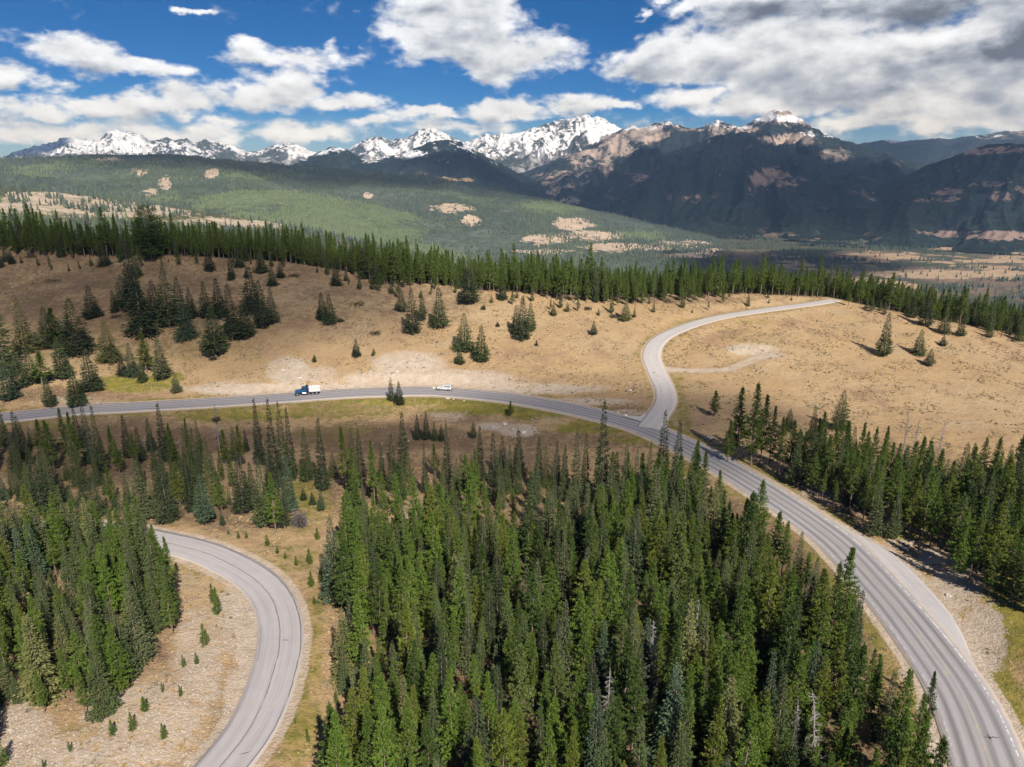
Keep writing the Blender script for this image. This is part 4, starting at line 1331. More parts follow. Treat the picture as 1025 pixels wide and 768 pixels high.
# broken stone on the cut banks
rub = []
for s in range(3):
    bm = bmesh.new(); bmesh.ops.create_icosphere(bm, subdivisions=1, radius=.3)
    rr_ = random.Random(s)
    for vtx in bm.verts: vtx.co = Vector((vtx.co.x * rr_.uniform(.6, 1.3), vtx.co.y * rr_.uniform(.6, 1.3), vtx.co.z * rr_.uniform(.4, .9)))
    me = bpy.data.meshes.new('stone'); bm.to_mesh(me); bm.free(); me.materials.append(plain('rubble_stone_%s' % 'abc'[s], ((.55, .49, .44), (.42, .37, .33), (.33, .27, .23))[s], .95, var=.25, spec=.1))
    rub.append((me, (1, 1, 1, 1)))
PX = []
for (a, b, ru, rv, s) in DIRT:
    nn = int(min(1500, ru * rv * 1.1)); PX.append(np.stack([rng.normal(a, ru * .6, nn), rng.normal(b, rv * .6, nn)], 1))
PX = np.vstack(PX); PX = PX[(PX[:, 0] > -10) & (PX[:, 0] < 1035) & (PX[:, 1] < 785) & (PX[:, 1] > 320)]
# back-project in bulk
dx, dy, dz = ray(PX[:, 0], PX[:, 1]); lo = np.full(len(PX), 50.0); hi = np.full(len(PX), 330.0)
tt = np.full(len(PX), 330.0)
for stp in np.arange(330, 50, -3.0):
    g = CAMZ + dz * stp - h0(dx * stp, dy * stp); tt = np.where(g < 0, stp, tt)
lo, hi = np.maximum(tt - 3.0, 40), tt
for _ in range(9):
    md_ = .5 * (lo + hi); g = CAMZ + dz * md_ - h0(dx * md_, dy * md_)
    hi = np.where(g < 0, md_, hi); lo = np.where(g < 0, lo, md_)
tt = hi
x, y = dx * tt, dy * tt
z, D = height(x, y, True)
tj = near_road(x, y, HWY); sd = ((np.stack([x, y], 1) - HWY['P'][tj[2], :2]) * -HWY['N'][tj[2]]).sum(1)
k = (D[0] > .5) & (D[1] > .4) & (D[2] > .4) & (D[3] > .2) & ~((sd > 0) & (sd < turn_width(tj[2]) + .4))
x, y, z = x[k], y[k], z[k]; n = len(x)
sc = (rng.uniform(.1, .75, n) ** 2.2 + .08) * np.where(np.hypot(x, y) > 180, 1.5, .7)
mass('rubble', rub, np.stack([x, y, z], 1), rng.integers(0, 3, n), rng.uniform(0, 6.3, n), np.stack([sc, sc, sc], 1))


# ------------------------------------------------------------------ vehicles
def bx(bm, x0, x1, y0, y1, z0, z1, bev=.0):
    r = bmesh.ops.create_cube(bm, size=1)['verts']
    for v in r: v.co = Vector((x0 + (v.co.x + .5) * (x1 - x0), y0 + (v.co.y + .5) * (y1 - y0), z0 + (v.co.z + .5) * (z1 - z0)))
    if bev:
        es = list({e for v in r for e in v.link_edges})
        bmesh.ops.bevel(bm, geom=es, offset=bev, segments=2, affect='EDGES', profile=.6)


def prism(bm, prof, y0, y1, bev=.0, inset=0.0, topz=None):
    """side profile (x, z) run across the width; above topz the sides lean inwards"""
    A = []
    for yy, sg in ((y0, 1), (y1, -1)):
        A.append([bm.verts.new((x, yy + sg * (inset if topz is not None and z > topz else 0), z)) for x, z in prof])
    n = len(prof)
    fs = [bm.faces.new(A[0]), bm.faces.new(A[1][::-1])]
    for i in range(n): fs.append(bm.faces.new((A[0][i], A[1][i], A[1][(i + 1) % n], A[0][(i + 1) % n])))
    bmesh.ops.recalc_face_normals(bm, faces=fs)
    if bev: bmesh.ops.bevel(bm, geom=list({e for f in fs for e in f.edges}), offset=bev, segments=2, affect='EDGES')


def cyl(bm, c, r, depth, axis='Y', seg=20, r2=None):
    res = bmesh.ops.create_cone(bm, cap_ends=True, segments=seg, radius1=r, radius2=r if r2 is None else r2, depth=depth)['verts']
    M = {'Y': Matrix.Rotation(math.pi / 2, 4, 'X'), 'X': Matrix.Rotation(math.pi / 2, 4, 'Y'), 'Z': Matrix.Identity(4)}[axis]
    for v in res: v.co = M @ v.co + Vector(c)


def part(name, parent, mat, fn):
    bm = bmesh.new(); fn(bm)
    me = bpy.data.meshes.new(name); bm.to_mesh(me); bm.free(); me.materials.append(mat)
    return link(name, me, parent)


RUB = plain('tyre_rubber', (.025, .025, .026), .85)
STEEL = plain('bright_wheel_steel', (.55, .56, .58), .35, .8)
CHROME = plain('chrome', (.75, .76, .78), .2, 1.0, .03)
GLASS = plain('dark_vehicle_glass', (.02, .025, .03), .08, 0, .05, spec=.8)
BLUE = plain('blue_truck_paint', (.015, .085, .20), .3, .1, .08, spec=.6)
DBLUE = plain('dark_blue_truck_paint', (.015, .03, .075), .35, .1, .1, spec=.6)
WHITE = plain('white_vehicle_paint', (.66, .66, .65), .35, 0, .04, spec=.5)
BLACKP = plain('black_plastic', (.03, .03, .032), .6)
LAMPG = plain('headlight_glass', (.7, .7, .68), .1, 0, .03, spec=.8)
REDL = plain('red_lamp_plastic', (.45, .02, .015), .3)


def wheel(root, x, y, r, w, sg):
    t = part('wheel', root, RUB, lambda b: cyl(b, (x, y, r), r, w))
    part('rim', t, STEEL, lambda b: (cyl(b, (x, y + sg * (w / 2 + .012), r), r * .56, .03), cyl(b, (x, y + sg * (w / 2 + .05), r), r * .2, .08)))


def at_station(u, v, lat):
    p = to_ground(u, v)
    j = int(((HWY['P'][:, :2] - p[:2]) ** 2).sum(1).argmin())
    P, N = HWY['P'][j], HWY['N'][j]
    q = P[:2] + N * lat
    T = np.array([-N[1], N[0]])
    return (float(q[0]), float(q[1]), float(P[2]) + .03), math.atan2(-T[1], -T[0])


loc, hd = at_station(309, 396.5, -1.9)
tr = empty('dump_truck', loc, hd, .93)
tag(tr, 'blue dump truck with long white load bed driving on the highway', 'truck')
part('chassis', tr, BLACKP, lambda b: (bx(b, -4.2, 3.9, -.45, .45, .75, 1.05), bx(b, -4.0, -1.0, -.9, .9, .62, .8)))
part('cab', tr, BLUE, lambda b: prism(b, [(.5, 1.0), (2.15, 1.0), (2.15, 1.95), (1.85, 2.78), (.5, 2.85)], -1.15, 1.15, .06, .1, 2.0))
part('hood', tr, BLUE, lambda b: prism(b, [(2.15, 1.0), (4.1, .95), (4.15, 1.55), (4.0, 1.72), (2.15, 1.95)], -.95, .95, .07, .1, 1.6))
part('sleeper', tr, DBLUE, lambda b: prism(b, [(-.3, 1.05), (.5, 1.05), (.5, 3.15), (.3, 3.25), (-.3, 3.2)], -1.15, 1.15, .05))
part('windshield', tr, GLASS, lambda b: prism(b, [(2.17, 2.0), (2.185, 2.01), (1.92, 2.7), (1.90, 2.69)], -.95, .95))
for sg in (-1, 1):
    part('side_window', tr, GLASS, lambda b: bx(b, .85, 1.75, sg * 1.09 - .02, sg * 1.09 + .02, 2.05, 2.6))
    part('fender', tr, BLUE, lambda b: prism(b, [(2.7, .85), (2.75, 1.3), (3.0, 1.45), (3.75, 1.45), (4.1, 1.2), (4.1, .85), (3.95, .85), (3.8, 1.15), (3.1, 1.15), (2.9, .85)], sg * 1.2 - .18, sg * 1.2 + .18, .03))
    part('headlight', tr, LAMPG, lambda b: bx(b, 4.1, 4.16, sg * .98 - .16, sg * .98 + .16, 1.05, 1.3, .02))
    part('exhaust_stack', tr, CHROME, lambda b: cyl(b, (-.42, sg * 1.0, 2.4), .08, 2.3, 'Z', 12))
    part('fuel_tank', tr, CHROME, lambda b: cyl(b, (1.1, sg * .98, .78), .3, 1.3, 'X', 18))
    part('mirror', tr, CHROME, lambda b: (bx(b, 1.9, 1.98, sg * 1.35 - .1, sg * 1.35 + .1, 2.0, 2.5, .02), bx(b, 1.92, 1.95, min(sg * 1.1, sg * 1.3), max(sg * 1.1, sg * 1.3), 2.35, 2.38)))
    wheel(tr, 3.4, sg * 1.1, .52, .3, sg)
    for xw in (-1.7, -3.05):
        wheel(tr, xw, sg * 1.0, .52, .5, sg)
    part('mud_flap', tr, BLACKP, lambda b: bx(b, -3.75, -3.72, sg * 1.0 - .3, sg * 1.0 + .3, .25, .95))
    part('tail_lamp', tr, REDL, lambda b: bx(b, -4.24, -4.2, sg * .7 - .12, sg * .7 + .12, .85, .97))
part('grille', tr, CHROME, lambda b: bx(b, 4.14, 4.2, -.62, .62, .98, 1.6, .02))
part('front_bumper', tr, CHROME, lambda b: bx(b, 4.12, 4.36, -1.2, 1.2, .5, .85, .05))
part('hitch_bar', tr, STEEL, lambda b: bx(b, -.55, .4, -1.18, 1.18, .55, .62, .02))


def bed(b):
    # open box with sloping front, outer ribs and a load inside
    z0, z1, y = 1.15, 2.62, 1.22
    bx(b, -4.35, -.6, -y, y, z0, z0 + .1)
    bx(b, -4.35, -.6, -y, -y + .08, z0 + .1, z1); bx(b, -4.35, -.6, y - .08, y, z0 + .1, z1)
    bx(b, -.68, -.6, -y + .08, y - .08, z0 + .1, z1 + .15); bx(b, -4.35, -4.27, -y + .08, y - .08, z0 + .1, z1 - .05)


bd = part('dump_bed', tr, WHITE, bed)
part('bed_ribs', bd, WHITE, lambda b: [bx(b, xx - .05, xx + .05, sg * 1.255 - .035, sg * 1.255 + .035, 1.2, 2.6) for sg in (-1, 1) for xx in (-4.2, -3.4, -2.6, -1.8, -1.0)])
part('bed_rail', bd, WHITE, lambda b: [bx(b, -4.4, -.55, sg * 1.24 - .07, sg * 1.24 + .07, 2.622, 2.72) for sg in (-1, 1)])
part('cab_guard', bd, WHITE, lambda b: bx(b, -.6, -.36, -1.15, 1.15, 2.68, 2.76))

loc, hd = at_station(443, 392.5, -1.9)
cr_ = empty('utility_car', loc, hd)
tag(cr_, 'small white utility car with dark front on the highway', 'car')
part('body', cr_, WHITE, lambda b: prism(b, [(-2.55, .45), (2.3, .45), (2.45, .6), (2.42, .95), (2.2, 1.05), (1.05, 1.14), (.3, 1.8), (-2.3, 1.83), (-2.55, 1.2)], -.95, .95, .06, .14, 1.2))
part('windshield', cr_, GLASS, lambda b: prism(b, [(1.05, 1.19), (1.07, 1.20), (.40, 1.76), (.38, 1.75)], -.74, .74))
part('rear_window', cr_, GLASS, lambda b: prism(b, [(-2.53, 1.32), (-2.545, 1.31), (-2.38, 1.72), (-2.36, 1.72)], -.7, .7))
for sg in (-1, 1):
    for xa, xb in ((-2.1, -1.15), (-1.05, -.25), (-.15, .5)):
        part('side_window', cr_, GLASS, lambda b: bx(b, xa, xb, sg * .855 - .035, sg * .855 + .035, 1.27, 1.62 if xb < 0 else 1.55))
    wheel(cr_, 1.55, sg * .86, .37, .24, sg); wheel(cr_, -1.55, sg * .86, .37, .24, sg)
    part('headlight', cr_, LAMPG, lambda b: bx(b, 2.40, 2.46, sg * .7 - .15, sg * .7 + .15, .78, .94, .02))
    part('tail_lamp', cr_, REDL, lambda b: bx(b, -2.6, -2.54, sg * .78 - .08, sg * .78 + .08, .85, 1.15))
    part('mirror', cr_, BLACKP, lambda b: bx(b, .72, .88, min(sg * .93, sg * 1.1), max(sg * .93, sg * 1.1), 1.12, 1.28, .02))
    part('door_handle', cr_, BLACKP, lambda b: bx(b, -.3, -.1, sg * .955 - .012, sg * .955 + .012, 1.0, 1.04))
part('grille_guard', cr_, BLACKP, lambda b: (bx(b, 2.42, 2.72, -.88, .88, .38, .66, .04), bx(b, 2.46, 2.6, -.5, .5, .66, 1.02, .03), bx(b, 2.5, 2.62, -.85, -.72, .66, .98), bx(b, 2.5, 2.62, .72, .85, .66, .98)))
part('rear_bumper', cr_, BLACKP, lambda b: bx(b, -2.7, -2.52, -.88, .88, .4, .6, .03))
part('roof_rack', cr_, BLACKP, lambda b: [bx(b, -2.0, .1, sg * .6 - .02, sg * .6 + .02, 1.84, 1.89) for sg in (-1, 1)])

# ------------------------------------------------------------------ hills and mountains
def hill(name, crest, D, F, zfoot, mat, power=1.2, amp=.22, lam=900, gully=9.0, crest_amp=.0, rows=110, du=1.3, patches=None, relief_seed=0, back=1.3, snow=None, spur=0.0, mid=None):
    crest = np.array(crest, float)
    u = np.arange(crest[0, 0], crest[-1, 0], du)
    vc = np.interp(u, crest[:, 0], crest[:, 1])
    # soften corners of the traced crest
    k = np.ones(7) / 7; vc = np.convolve(np.pad(vc, 3, 'edge'), k, 'valid')
    Dk = np.interp(u, [d[0] for d in D], [d[1] for d in D]) if hasattr(D, '__len__') else np.full(len(u), float(D))
    Fk = np.interp(u, [d[0] for d in F], [d[1] for d in F]) if hasattr(F, '__len__') else np.full(len(u), float(F))
    zf = np.interp(u, [d[0] for d in zfoot], [d[1] for d in zfoot]) if hasattr(zfoot, '__len__') else np.full(len(u), float(zfoot))
    dx, dy, dz = ray(u, vc); hor = np.hypot(dx, dy)
    zc = CAMZ + Dk * dz / hor
    sx, sy = dx / hor, dy / hor
    s = np.concatenate([np.linspace(0, 1, rows) ** .9, 1 + (np.linspace(0, 1, 22)[1:]) * (back - 1)])
    S = s[:, None]
    R = Fk + (Dk - Fk) * S
    X = R * sx; Y = R * sy
    Hc = zc - zf
    Z = np.where(S <= 1, zf + Hc * np.clip(S, 0, 1) ** power, zc - (R - Dk) * .22)
    w = np.clip(S, 0, 1) ** .7 * np.clip(1.02 - S, 0.0, 1) ** .55 * 1.6
    w = np.where(S > 1, .25, w)
    rs = relief_seed * 37.7
    n1 = ridged(X / lam + rs, Y / lam - rs, 6, .52) - .55
    gx = (u * 1.0 / (1000.0 / gully))[None] + .35 * fbm(X / lam + 9, Y / lam, 3) + .25 * S
    n2 = ridged(gx + rs, S * .7 + rs, 4, .5) - .55
    Z = Z + np.abs(Hc) * amp * w * (n1 * .9 + n2 * spur)
    if crest_amp:
        n3 = ridged(X / (lam * .16) + rs, Y / (lam * .16), 4, .6) - .6
        Z = Z + crest_amp * n3 * np.clip(S * 1.6 - .5, 0, 1)
    V = np.stack([X.ravel(), Y.ravel(), Z.ravel()], 1)
    # slope of the surface, for what holds snow or woods
    Vg = np.stack([X, Y, Z], -1)
    a = np.gradient(Vg, axis=0); b = np.gradient(Vg, axis=1)
    nn = unit(np.cross(b, a)); nn *= np.sign(nn[..., 2:3] + 1e-9)
    pu, pv, _ = project(X, Y, Z)
    open_ = ellipses(pu, pv, patches) if patches else np.zeros_like(X)
    sn = np.zeros_like(X); rk = np.zeros_like(X)
    if snow: sn, rk = snow(X, Y, Z, nn, pu, pv)
    me = np_mesh(name, V, grid_faces(len(s), len(u)), mat, {'cover': np.stack([open_.ravel(), sn.ravel(), rk.ravel()], 1)}, True)
    o = tag(link(name, me), kind='structure')
    return dict(o=o, X=X, Y=Y, Z=Z, S=np.broadcast_to(S, X.shape), open=open_, u=pu, v=pv)


def mountain_mat(name, tree_a, tree_b, tree_scale, rock=(.27, .23, .20), rock2=(.44, .33, .25), glade=(.30, .22, .13), light_green=None, snowc=(.62, .64, .69), glade_amt=.0):
    m, t, b = material(name)
    pos = t.node('ShaderNodeNewGeometry').outputs['Position']
    a = t.node('ShaderNodeSeparateXYZ', {0: t.attr('cover').outputs['Vector']})
    big = t.noise(pos, tree_scale * .03, 4, .6); med = t.noise(pos, tree_scale * .16, 5, .65); fine = t.noise(pos, tree_scale, 4, .7)
    c = t.mix(t.ramp(fine, .38, .64), tree_a, tree_b)
    if light_green: c = t.mix(t.ramp(big, .47, .58, 0, .85), c, t.mix(t.ramp(fine, .35, .65), tuple(x * .72 for x in light_green), light_green))
    gl = t.mix(med, tuple(x * .75 for x in glade), tuple(x * 1.15 for x in glade))
    if glade_amt:
        c = t.mix(t.math('MULTIPLY', t.ramp(med, .60, .68), t.ramp(big, .45, .6, 0, glade_amt)), c, gl)
    mid_ = t.noise(pos, tree_scale * .06, 4, .65)
    c = t.mix(t.ramp(mid_, .40, .62, 0, .55), c, tuple(x * .55 for x in tree_a))
    jit = t.math('ADD', t.math('MULTIPLY', t.math('SUBTRACT', mid_, .5), 1.3), t.math('ADD', t.math('MULTIPLY', t.math('SUBTRACT', med, .5), 1.7), t.math('MULTIPLY', t.math('SUBTRACT', fine, .5), 1.5)))
    op = t.math('MULTIPLY', t.ramp(t.math('ADD', a.outputs[0], jit), .42, .56), t.ramp(a.outputs[0], .02, .15))
    c = t.mix(op, c, gl)
    rc = t.mix(t.ramp(med, .3, .7), rock, rock2)
    rc = t.mix(t.ramp(fine, .5, .7, 0, .5), rc, tuple(x * .5 for x in rock))
    rf = t.math('MULTIPLY', t.ramp(t.math('ADD', a.outputs[2], t.math('MULTIPLY', jit, .95)), .36, .70), t.ramp(a.outputs[2], .02, .12))
    c = t.mix(rf, c, rc)
    sf = t.math('MULTIPLY', t.ramp(t.math('ADD', a.outputs[1], t.math('MULTIPLY', jit, .9)), .40, .60), t.ramp(a.outputs[1], .02, .12))
    c = t.mix(sf, c, snowc)
    t.set(b, 'Base Color', c); b.inputs['Specular IOR Level'].default_value = .05; b.inputs['Roughness'].default_value = 1
    bump(t, b, t.math('ADD', fine, t.math('ADD', t.math('MULTIPLY', med, 2.5), t.math('MULTIPLY', mid_, 4.0))), .8, 16)
    return m


M_NEARHILL = mountain_mat('wooded_hill_near', (.15, .135, .075), (.30, .245, .155), .07, glade=(.50, .41, .31), light_green=(.17, .17, .08), glade_amt=.9)
M_HILL = mountain_mat('wooded_hill', (.07, .092, .076), (.11, .132, .10), .035, glade=(.46, .36, .27), light_green=(.115, .15, .085), glade_amt=.5, rock=(.10, .135, .07), rock2=(.14, .175, .095))
M_DARK = mountain_mat('dark_wooded_mountain', (.010, .019, .021), (.030, .041, .037), .03, rock=(.20, .175, .165), rock2=(.45, .355, .29), glade=(.23, .165, .14), glade_amt=1.0)  # woods coloured darker to carry part of the cloud shade
M_SNOW = mountain_mat('snowy_range', (.030, .040, .030), (.06, .066, .05), .014, rock=(.13, .13, .14), rock2=(.33, .32, .325))
M_FARDARK = mountain_mat('far_wooded_ridge', (.012, .021, .022), (.030, .040, .038), .025, rock=(.2, .17, .15), rock2=(.36, .30, .26))

LIGHT = [(265, 176, 50, 5, .6), (110, 164, 60, 5, .6), (40, 172, 40, 6, .5), (560, 206, 40, 7, .6), (640, 236, 30, 5, .6), (190, 200, 50, 5, .5)]
near_hill = hill('wooded_bench_hill', [(-260, 180), (-150, 183), (0, 188), (60, 193), (100, 198), (170, 207), (250, 219), (300, 227), (340, 238), (400, 252), (450, 262), (560, 274), (640, 283), (720, 292), (800, 293), (900, 312)], 1500, 560, [(-260, -30), (100, -45), (340, -70), (560, -110), (900, -240)],
                 M_NEARHILL, 1.0, .10, 260, 12, 3, 90, 1.5, [(40, 200, 60, 7, .85), (60, 207, 130, 8, .75), (250, 224, 90, 4, .7), (110, 212, 90, 6, .75), (0, 205, 40, 9, .75), (200, 222, 60, 4, .6), (320, 226, 50, 3, .7), (380, 232, 30, 3, .6), (60, 188, 60, 2, 0)], 1, 1.25)
green_hill = hill('green_wooded_hill', [(-260, 168), (-100, 165), (0, 160), (60, 157), (110, 156), (170, 153), (215, 157), (270, 163), (330, 168), (390, 175), (450, 181), (500, 189), (540, 197), (600, 212), (660, 226), (720, 239), (780, 252), (830, 263), (900, 285)], [(-260, 4600), (300, 4400), (830, 3500), (900, 3300)], [(-260, 1700), (830, 1750)], [(-260, -240), (200, -250), (340, -265), (900, -272)],
                  M_HILL, .95, .42, 900, 8, 8, 130, 1.3, [(212, 173, 8, 5, .95), (165, 183, 7, 7, .7), (150, 193, 9, 4, .7), (265, 199, 50, 7, .65), (290, 212, 40, 5, .6), (330, 218, 45, 2.5, .9), (110, 162, 26, 4, .6), (140, 172, 10, 6, .5), (368, 196, 6, 4, .95), (445, 209, 25, 5, .6), (471, 222, 9, 6, .85), (545, 240, 28, 6, .9), (575, 225, 22, 7, .85), (595, 236, 40, 6, .75), (630, 247, 60, 4, .85), (680, 244, 30, 4, .6), (410, 226, 60, 3, .5), (560, 252, 60, 3, .6), (730, 252, 30, 4, .6), (250, 222, 50, 3, .6), (690, 256, 40, 3, .7)], 2, 1.2, lambda X, Y, Z, n, u, v: (np.zeros_like(X), ellipses(u, v, LIGHT)))

spur_hill = hill('light_green_spur', [(-60, 232), (60, 220), (120, 211), (170, 202), (205, 195), (240, 190), (285, 190), (340, 198), (400, 211), (450, 223), (500, 233), (560, 245), (640, 260), (720, 280)], 3000, 1650, -268,
                 M_HILL, .9, .26, 700, 8, 5, 90, 1.3, [(330, 219, 50, 3, .9), (265, 203, 40, 5, .6), (290, 214, 40, 4, .6), (471, 236, 9, 5, .8), (545, 250, 30, 5, .9), (410, 230, 50, 3, .5), (150, 212, 14, 3, .6)], 12, 1.35, lambda X, Y, Z, n, u, v: (np.zeros_like(X), .75 + .5 * fbm(X / 260, Y / 260, 3)))


def snow_mid(lo, hi, patches=None, rocks=None, amt=1.0):
    def f(X, Y, Z, n, u, v):
        h = smooth(lo, hi, Z + 60 * fbm(X / 600, Y / 600, 4))
        face = np.clip(.75 + .35 * n[..., 0] - .5 * (1 - n[..., 2]), 0, 1)
        sn = h * face * amt
        if patches: sn = np.maximum(sn, ellipses(u, v, patches))
        rk = smooth(lo - 250, lo + 30, Z + 80 * fbm(X / 500 + 4, Y / 500, 4)) * .55
        if rocks: rk = np.maximum(rk, ellipses(u, v, rocks))
        return sn, rk
    return f


dusted_hill = hill('dusted_dark_hills', [(255, 176), (285, 168), (305, 158), (327, 147), (340, 147), (352, 153), (372, 160), (395, 155), (412, 150), (432, 142), (450, 138), (466, 142), (482, 153), (496, 162), (520, 174), (560, 192), (600, 218), (650, 250)], 7200, 4500, -230, M_FARDARK, 1.05, .42, 800, 16, 24, 90, 1.0, [(455, 180, 30, 3, .6), (400, 175, 30, 3, .4)], 3, 1.25,
                   lambda *a: (snow_mid(20, 330, [(322, 152, 10, 4, .6), (338, 150, 10, 3, .6), (400, 154, 26, 5, .62), (372, 160, 14, 4, .5)], None, .48)(*a)[0], np.zeros_like(a[0])), .6)
snow_range = hill('snowy_mountain_range', [(-300, 150), (-160, 158), (-60, 153), (0, 157), (15, 152), (30, 147), (45, 142), (58, 139), (70, 136), (86, 139), (100, 137), (106, 133), (112, 130), (117, 129), (123, 133), (129, 132), (135, 136), (143, 139), (150, 143), (160, 141), (170, 137), (178, 139), (186, 136), (196, 140), (205, 138), (216, 142), (226, 145), (240, 149), (252, 151), (262, 150), (275, 143), (284, 146), (290, 145), (302, 149), (318, 151), (335, 152), (350, 149), (366, 140), (383, 133), (395, 138), (410, 133), (425, 128), (438, 130), (448, 133), (460, 139), (470, 141), (484, 136), (497, 136), (510, 135), (522, 132), (535, 127), (548, 124), (560, 122), (572, 120), (580, 116), (587, 113), (594, 116), (603, 118), (610, 121), (618, 126), (640, 134), (680, 150), (740, 170)], 13000, 7400, [(-300, -200), (300, -240), (740, -262)],
                  M_SNOW, 1.25, .52, 1500, 20, 55, 150, .8, None, 4, 1.22, snow_mid(20, 420, None, [(120, 138, 17, 9, .1)], .84), .9)
big_mtn = hill('bare_topped_mountain', [(470, 192), (500, 181), (520, 173), (545, 163), (565, 156), (585, 148), (600, 141), (612, 135), (622, 131), (640, 127), (655, 123), (668, 121), (680, 122), (692, 124), (704, 123), (714, 120), (722, 120), (732, 123), (742, 124), (752, 120), (762, 117), (771, 113), (777, 112), (785, 114), (795, 119), (806, 125), (818, 131), (834, 137), (850, 141), (868, 147), (884, 153), (905, 160), (930, 172), (980, 195)], 9300, 4600, -264, M_DARK, 1.25, .55, 1300, 16, 30, 150, 1.0, [(440, 170, 20, 3, .5)], 5, 1.22,
              snow_mid(640, 800, [(765, 117, 14, 5, .8), (718, 121, 8, 3, .6), (680, 122, 26, 2, .55), (790, 119, 14, 4, .6), (640, 128, 30, 3, .42), (700, 125, 30, 3, .5), (742, 127, 14, 3, .45), (822, 134, 24, 5, .42), (668, 123, 14, 2.5, .5)], [(610, 140, 30, 8, .7), (645, 134, 22, 9, .95), (590, 158, 24, 12, .65), (560, 180, 24, 10, .55), (690, 128, 30, 5, .5), (718, 135, 10, 9, .85), (745, 130, 16, 5, .65), (790, 140, 34, 8, .6), (835, 155, 18, 8, .65), (570, 200, 10, 5, .6), (620, 150, 16, 9, .6), (585, 176, 12, 14, .5), (605, 164, 10, 12, .55), (548, 190, 16, 8, .5), (632, 186, 8, 6, .45), (525, 185, 14, 8, .45)], .9), .8)
front_mtn = hill('dark_wooded_spur', [(470, 225), (520, 205), (560, 196), (590, 186), (620, 172), (645, 160), (665, 151), (685, 144), (705, 139), (722, 135), (737, 133), (750, 136), (764, 142), (778, 148), (792, 153), (812, 158), (835, 164), (860, 172), (885, 181), (910, 190), (950, 205), (990, 225)], [(470, 6800), (737, 7600), (990, 6000)], 3700, -255, M_DARK, 1.15, .62, 1200, 12, 25, 160, 1.0,
                 [(770, 178, 22, 11, .62), (795, 182, 14, 5, .6), (752, 190, 6, 9, .5), (640, 178, 10, 6, .5), (720, 172, 8, 4, .45), (690, 200, 14, 5, .4), (790, 235, 20, 3, .5), (905, 238, 50, 4, .6), (960, 240, 40, 5, .8), (840, 240, 40, 3, .45), (870, 200, 14, 3, .4)], 6, 1.2, None, .9)
right_mtn = hill('wooded_mountain_with_glades', [(800, 225), (830, 212), (862, 198), (880, 188), (895, 180), (912, 172), (930, 163), (945, 157), (960, 153), (975, 149), (990, 146), (1010, 144), (1040, 143), (1100, 137), (1200, 145), (1300, 150)], [(800, 6100), (1300, 6600)], 3500, -255, M_DARK, 1.2, .55, 1100, 12, 20, 150, 1.1,
                 [(975, 152, 26, 3, .7), (1005, 150, 26, 4, .6), (990, 184, 24, 3, .55), (950, 192, 20, 4, .5), (1000, 197, 14, 7, .8), (1030, 190, 20, 6, .55), (945, 200, 30, 3, .4), (985, 235, 60, 5, .7), (870, 193, 6, 2, .8), (1060, 200, 40, 10, .6), (955, 168, 20, 5, .4)], 7, 1.2, None, .8)
far_ridge = hill('far_blue_ridge', [(780, 160), (820, 150), (850, 146), (875, 141), (890, 139), (905, 141), (925, 139), (945, 140), (965, 137), (985, 136), (1005, 132), (1025, 131), (1100, 126), (1250, 130)], 14500, 9000, -262, M_FARDARK, 1.3, .4, 1900, 12, 30, 70, 1.0, None, 8, 1.15, snow_mid(700, 900, [(893, 141, 8, 2.5, .7), (990, 135, 20, 2, .4)], None, .5), .7)


# woods on the hills: small but real trees
def far_tree(seed, n=7, R=.2):
    rng = np.random.default_rng(seed)
    P = Parts()
    z = .06
    for i in range(n):
        t = i / (n - 1); r = R * (1 - t) ** .8 * rng.uniform(.8, 1.2) + .02; h = .30 * (1 - .3 * t)
        m = 6; a = np.arange(m) * 6.283 / m + rng.uniform(0, 1)
        rr = r * rng.uniform(.65, 1.2, m)
        z0 = .06 + .80 * t
        V = np.concatenate([np.stack([rr * np.cos(a), rr * np.sin(a), np.full(m, z0) + rng.uniform(-.03, .03, m)], 1), [[0, 0, min(1, z0 + h)]]])
        F = np.stack([np.arange(m), (np.arange(m) + 1) % m, np.full(m, m)], 1)
        P.add(V, F, rng.uniform(.2, .8))
    return P.get()


def far_mat(name, a, b):
    m, t, bs = material(name)
    oi = t.node('ShaderNodeObjectInfo')
    t.set(bs, 'Base Color', t.mix(oi.outputs['Random'], a, b)); bs.inputs['Specular IOR Level'].default_value = .1
    return m


FAR_M = [far_mat('far_conifer_green', (.080, .105, .072), (.13, .155, .10)), far_mat('far_conifer_dark', (.052, .074, .064), (.09, .11, .086))]
FAR = []
FAR_M.append(far_mat('far_conifer_light', (.125, .16, .078), (.18, .215, .115)))
for k in range(6):
    V, F, A = far_tree(60 + k, 6, (.17, .22, .14, .2, .18, .2)[k])
    FAR.append((np_mesh('far_conifer', V, F, FAR_M[k % 2 if k < 4 else 2], {'tint': A}), (1, 1, 1, 1)))


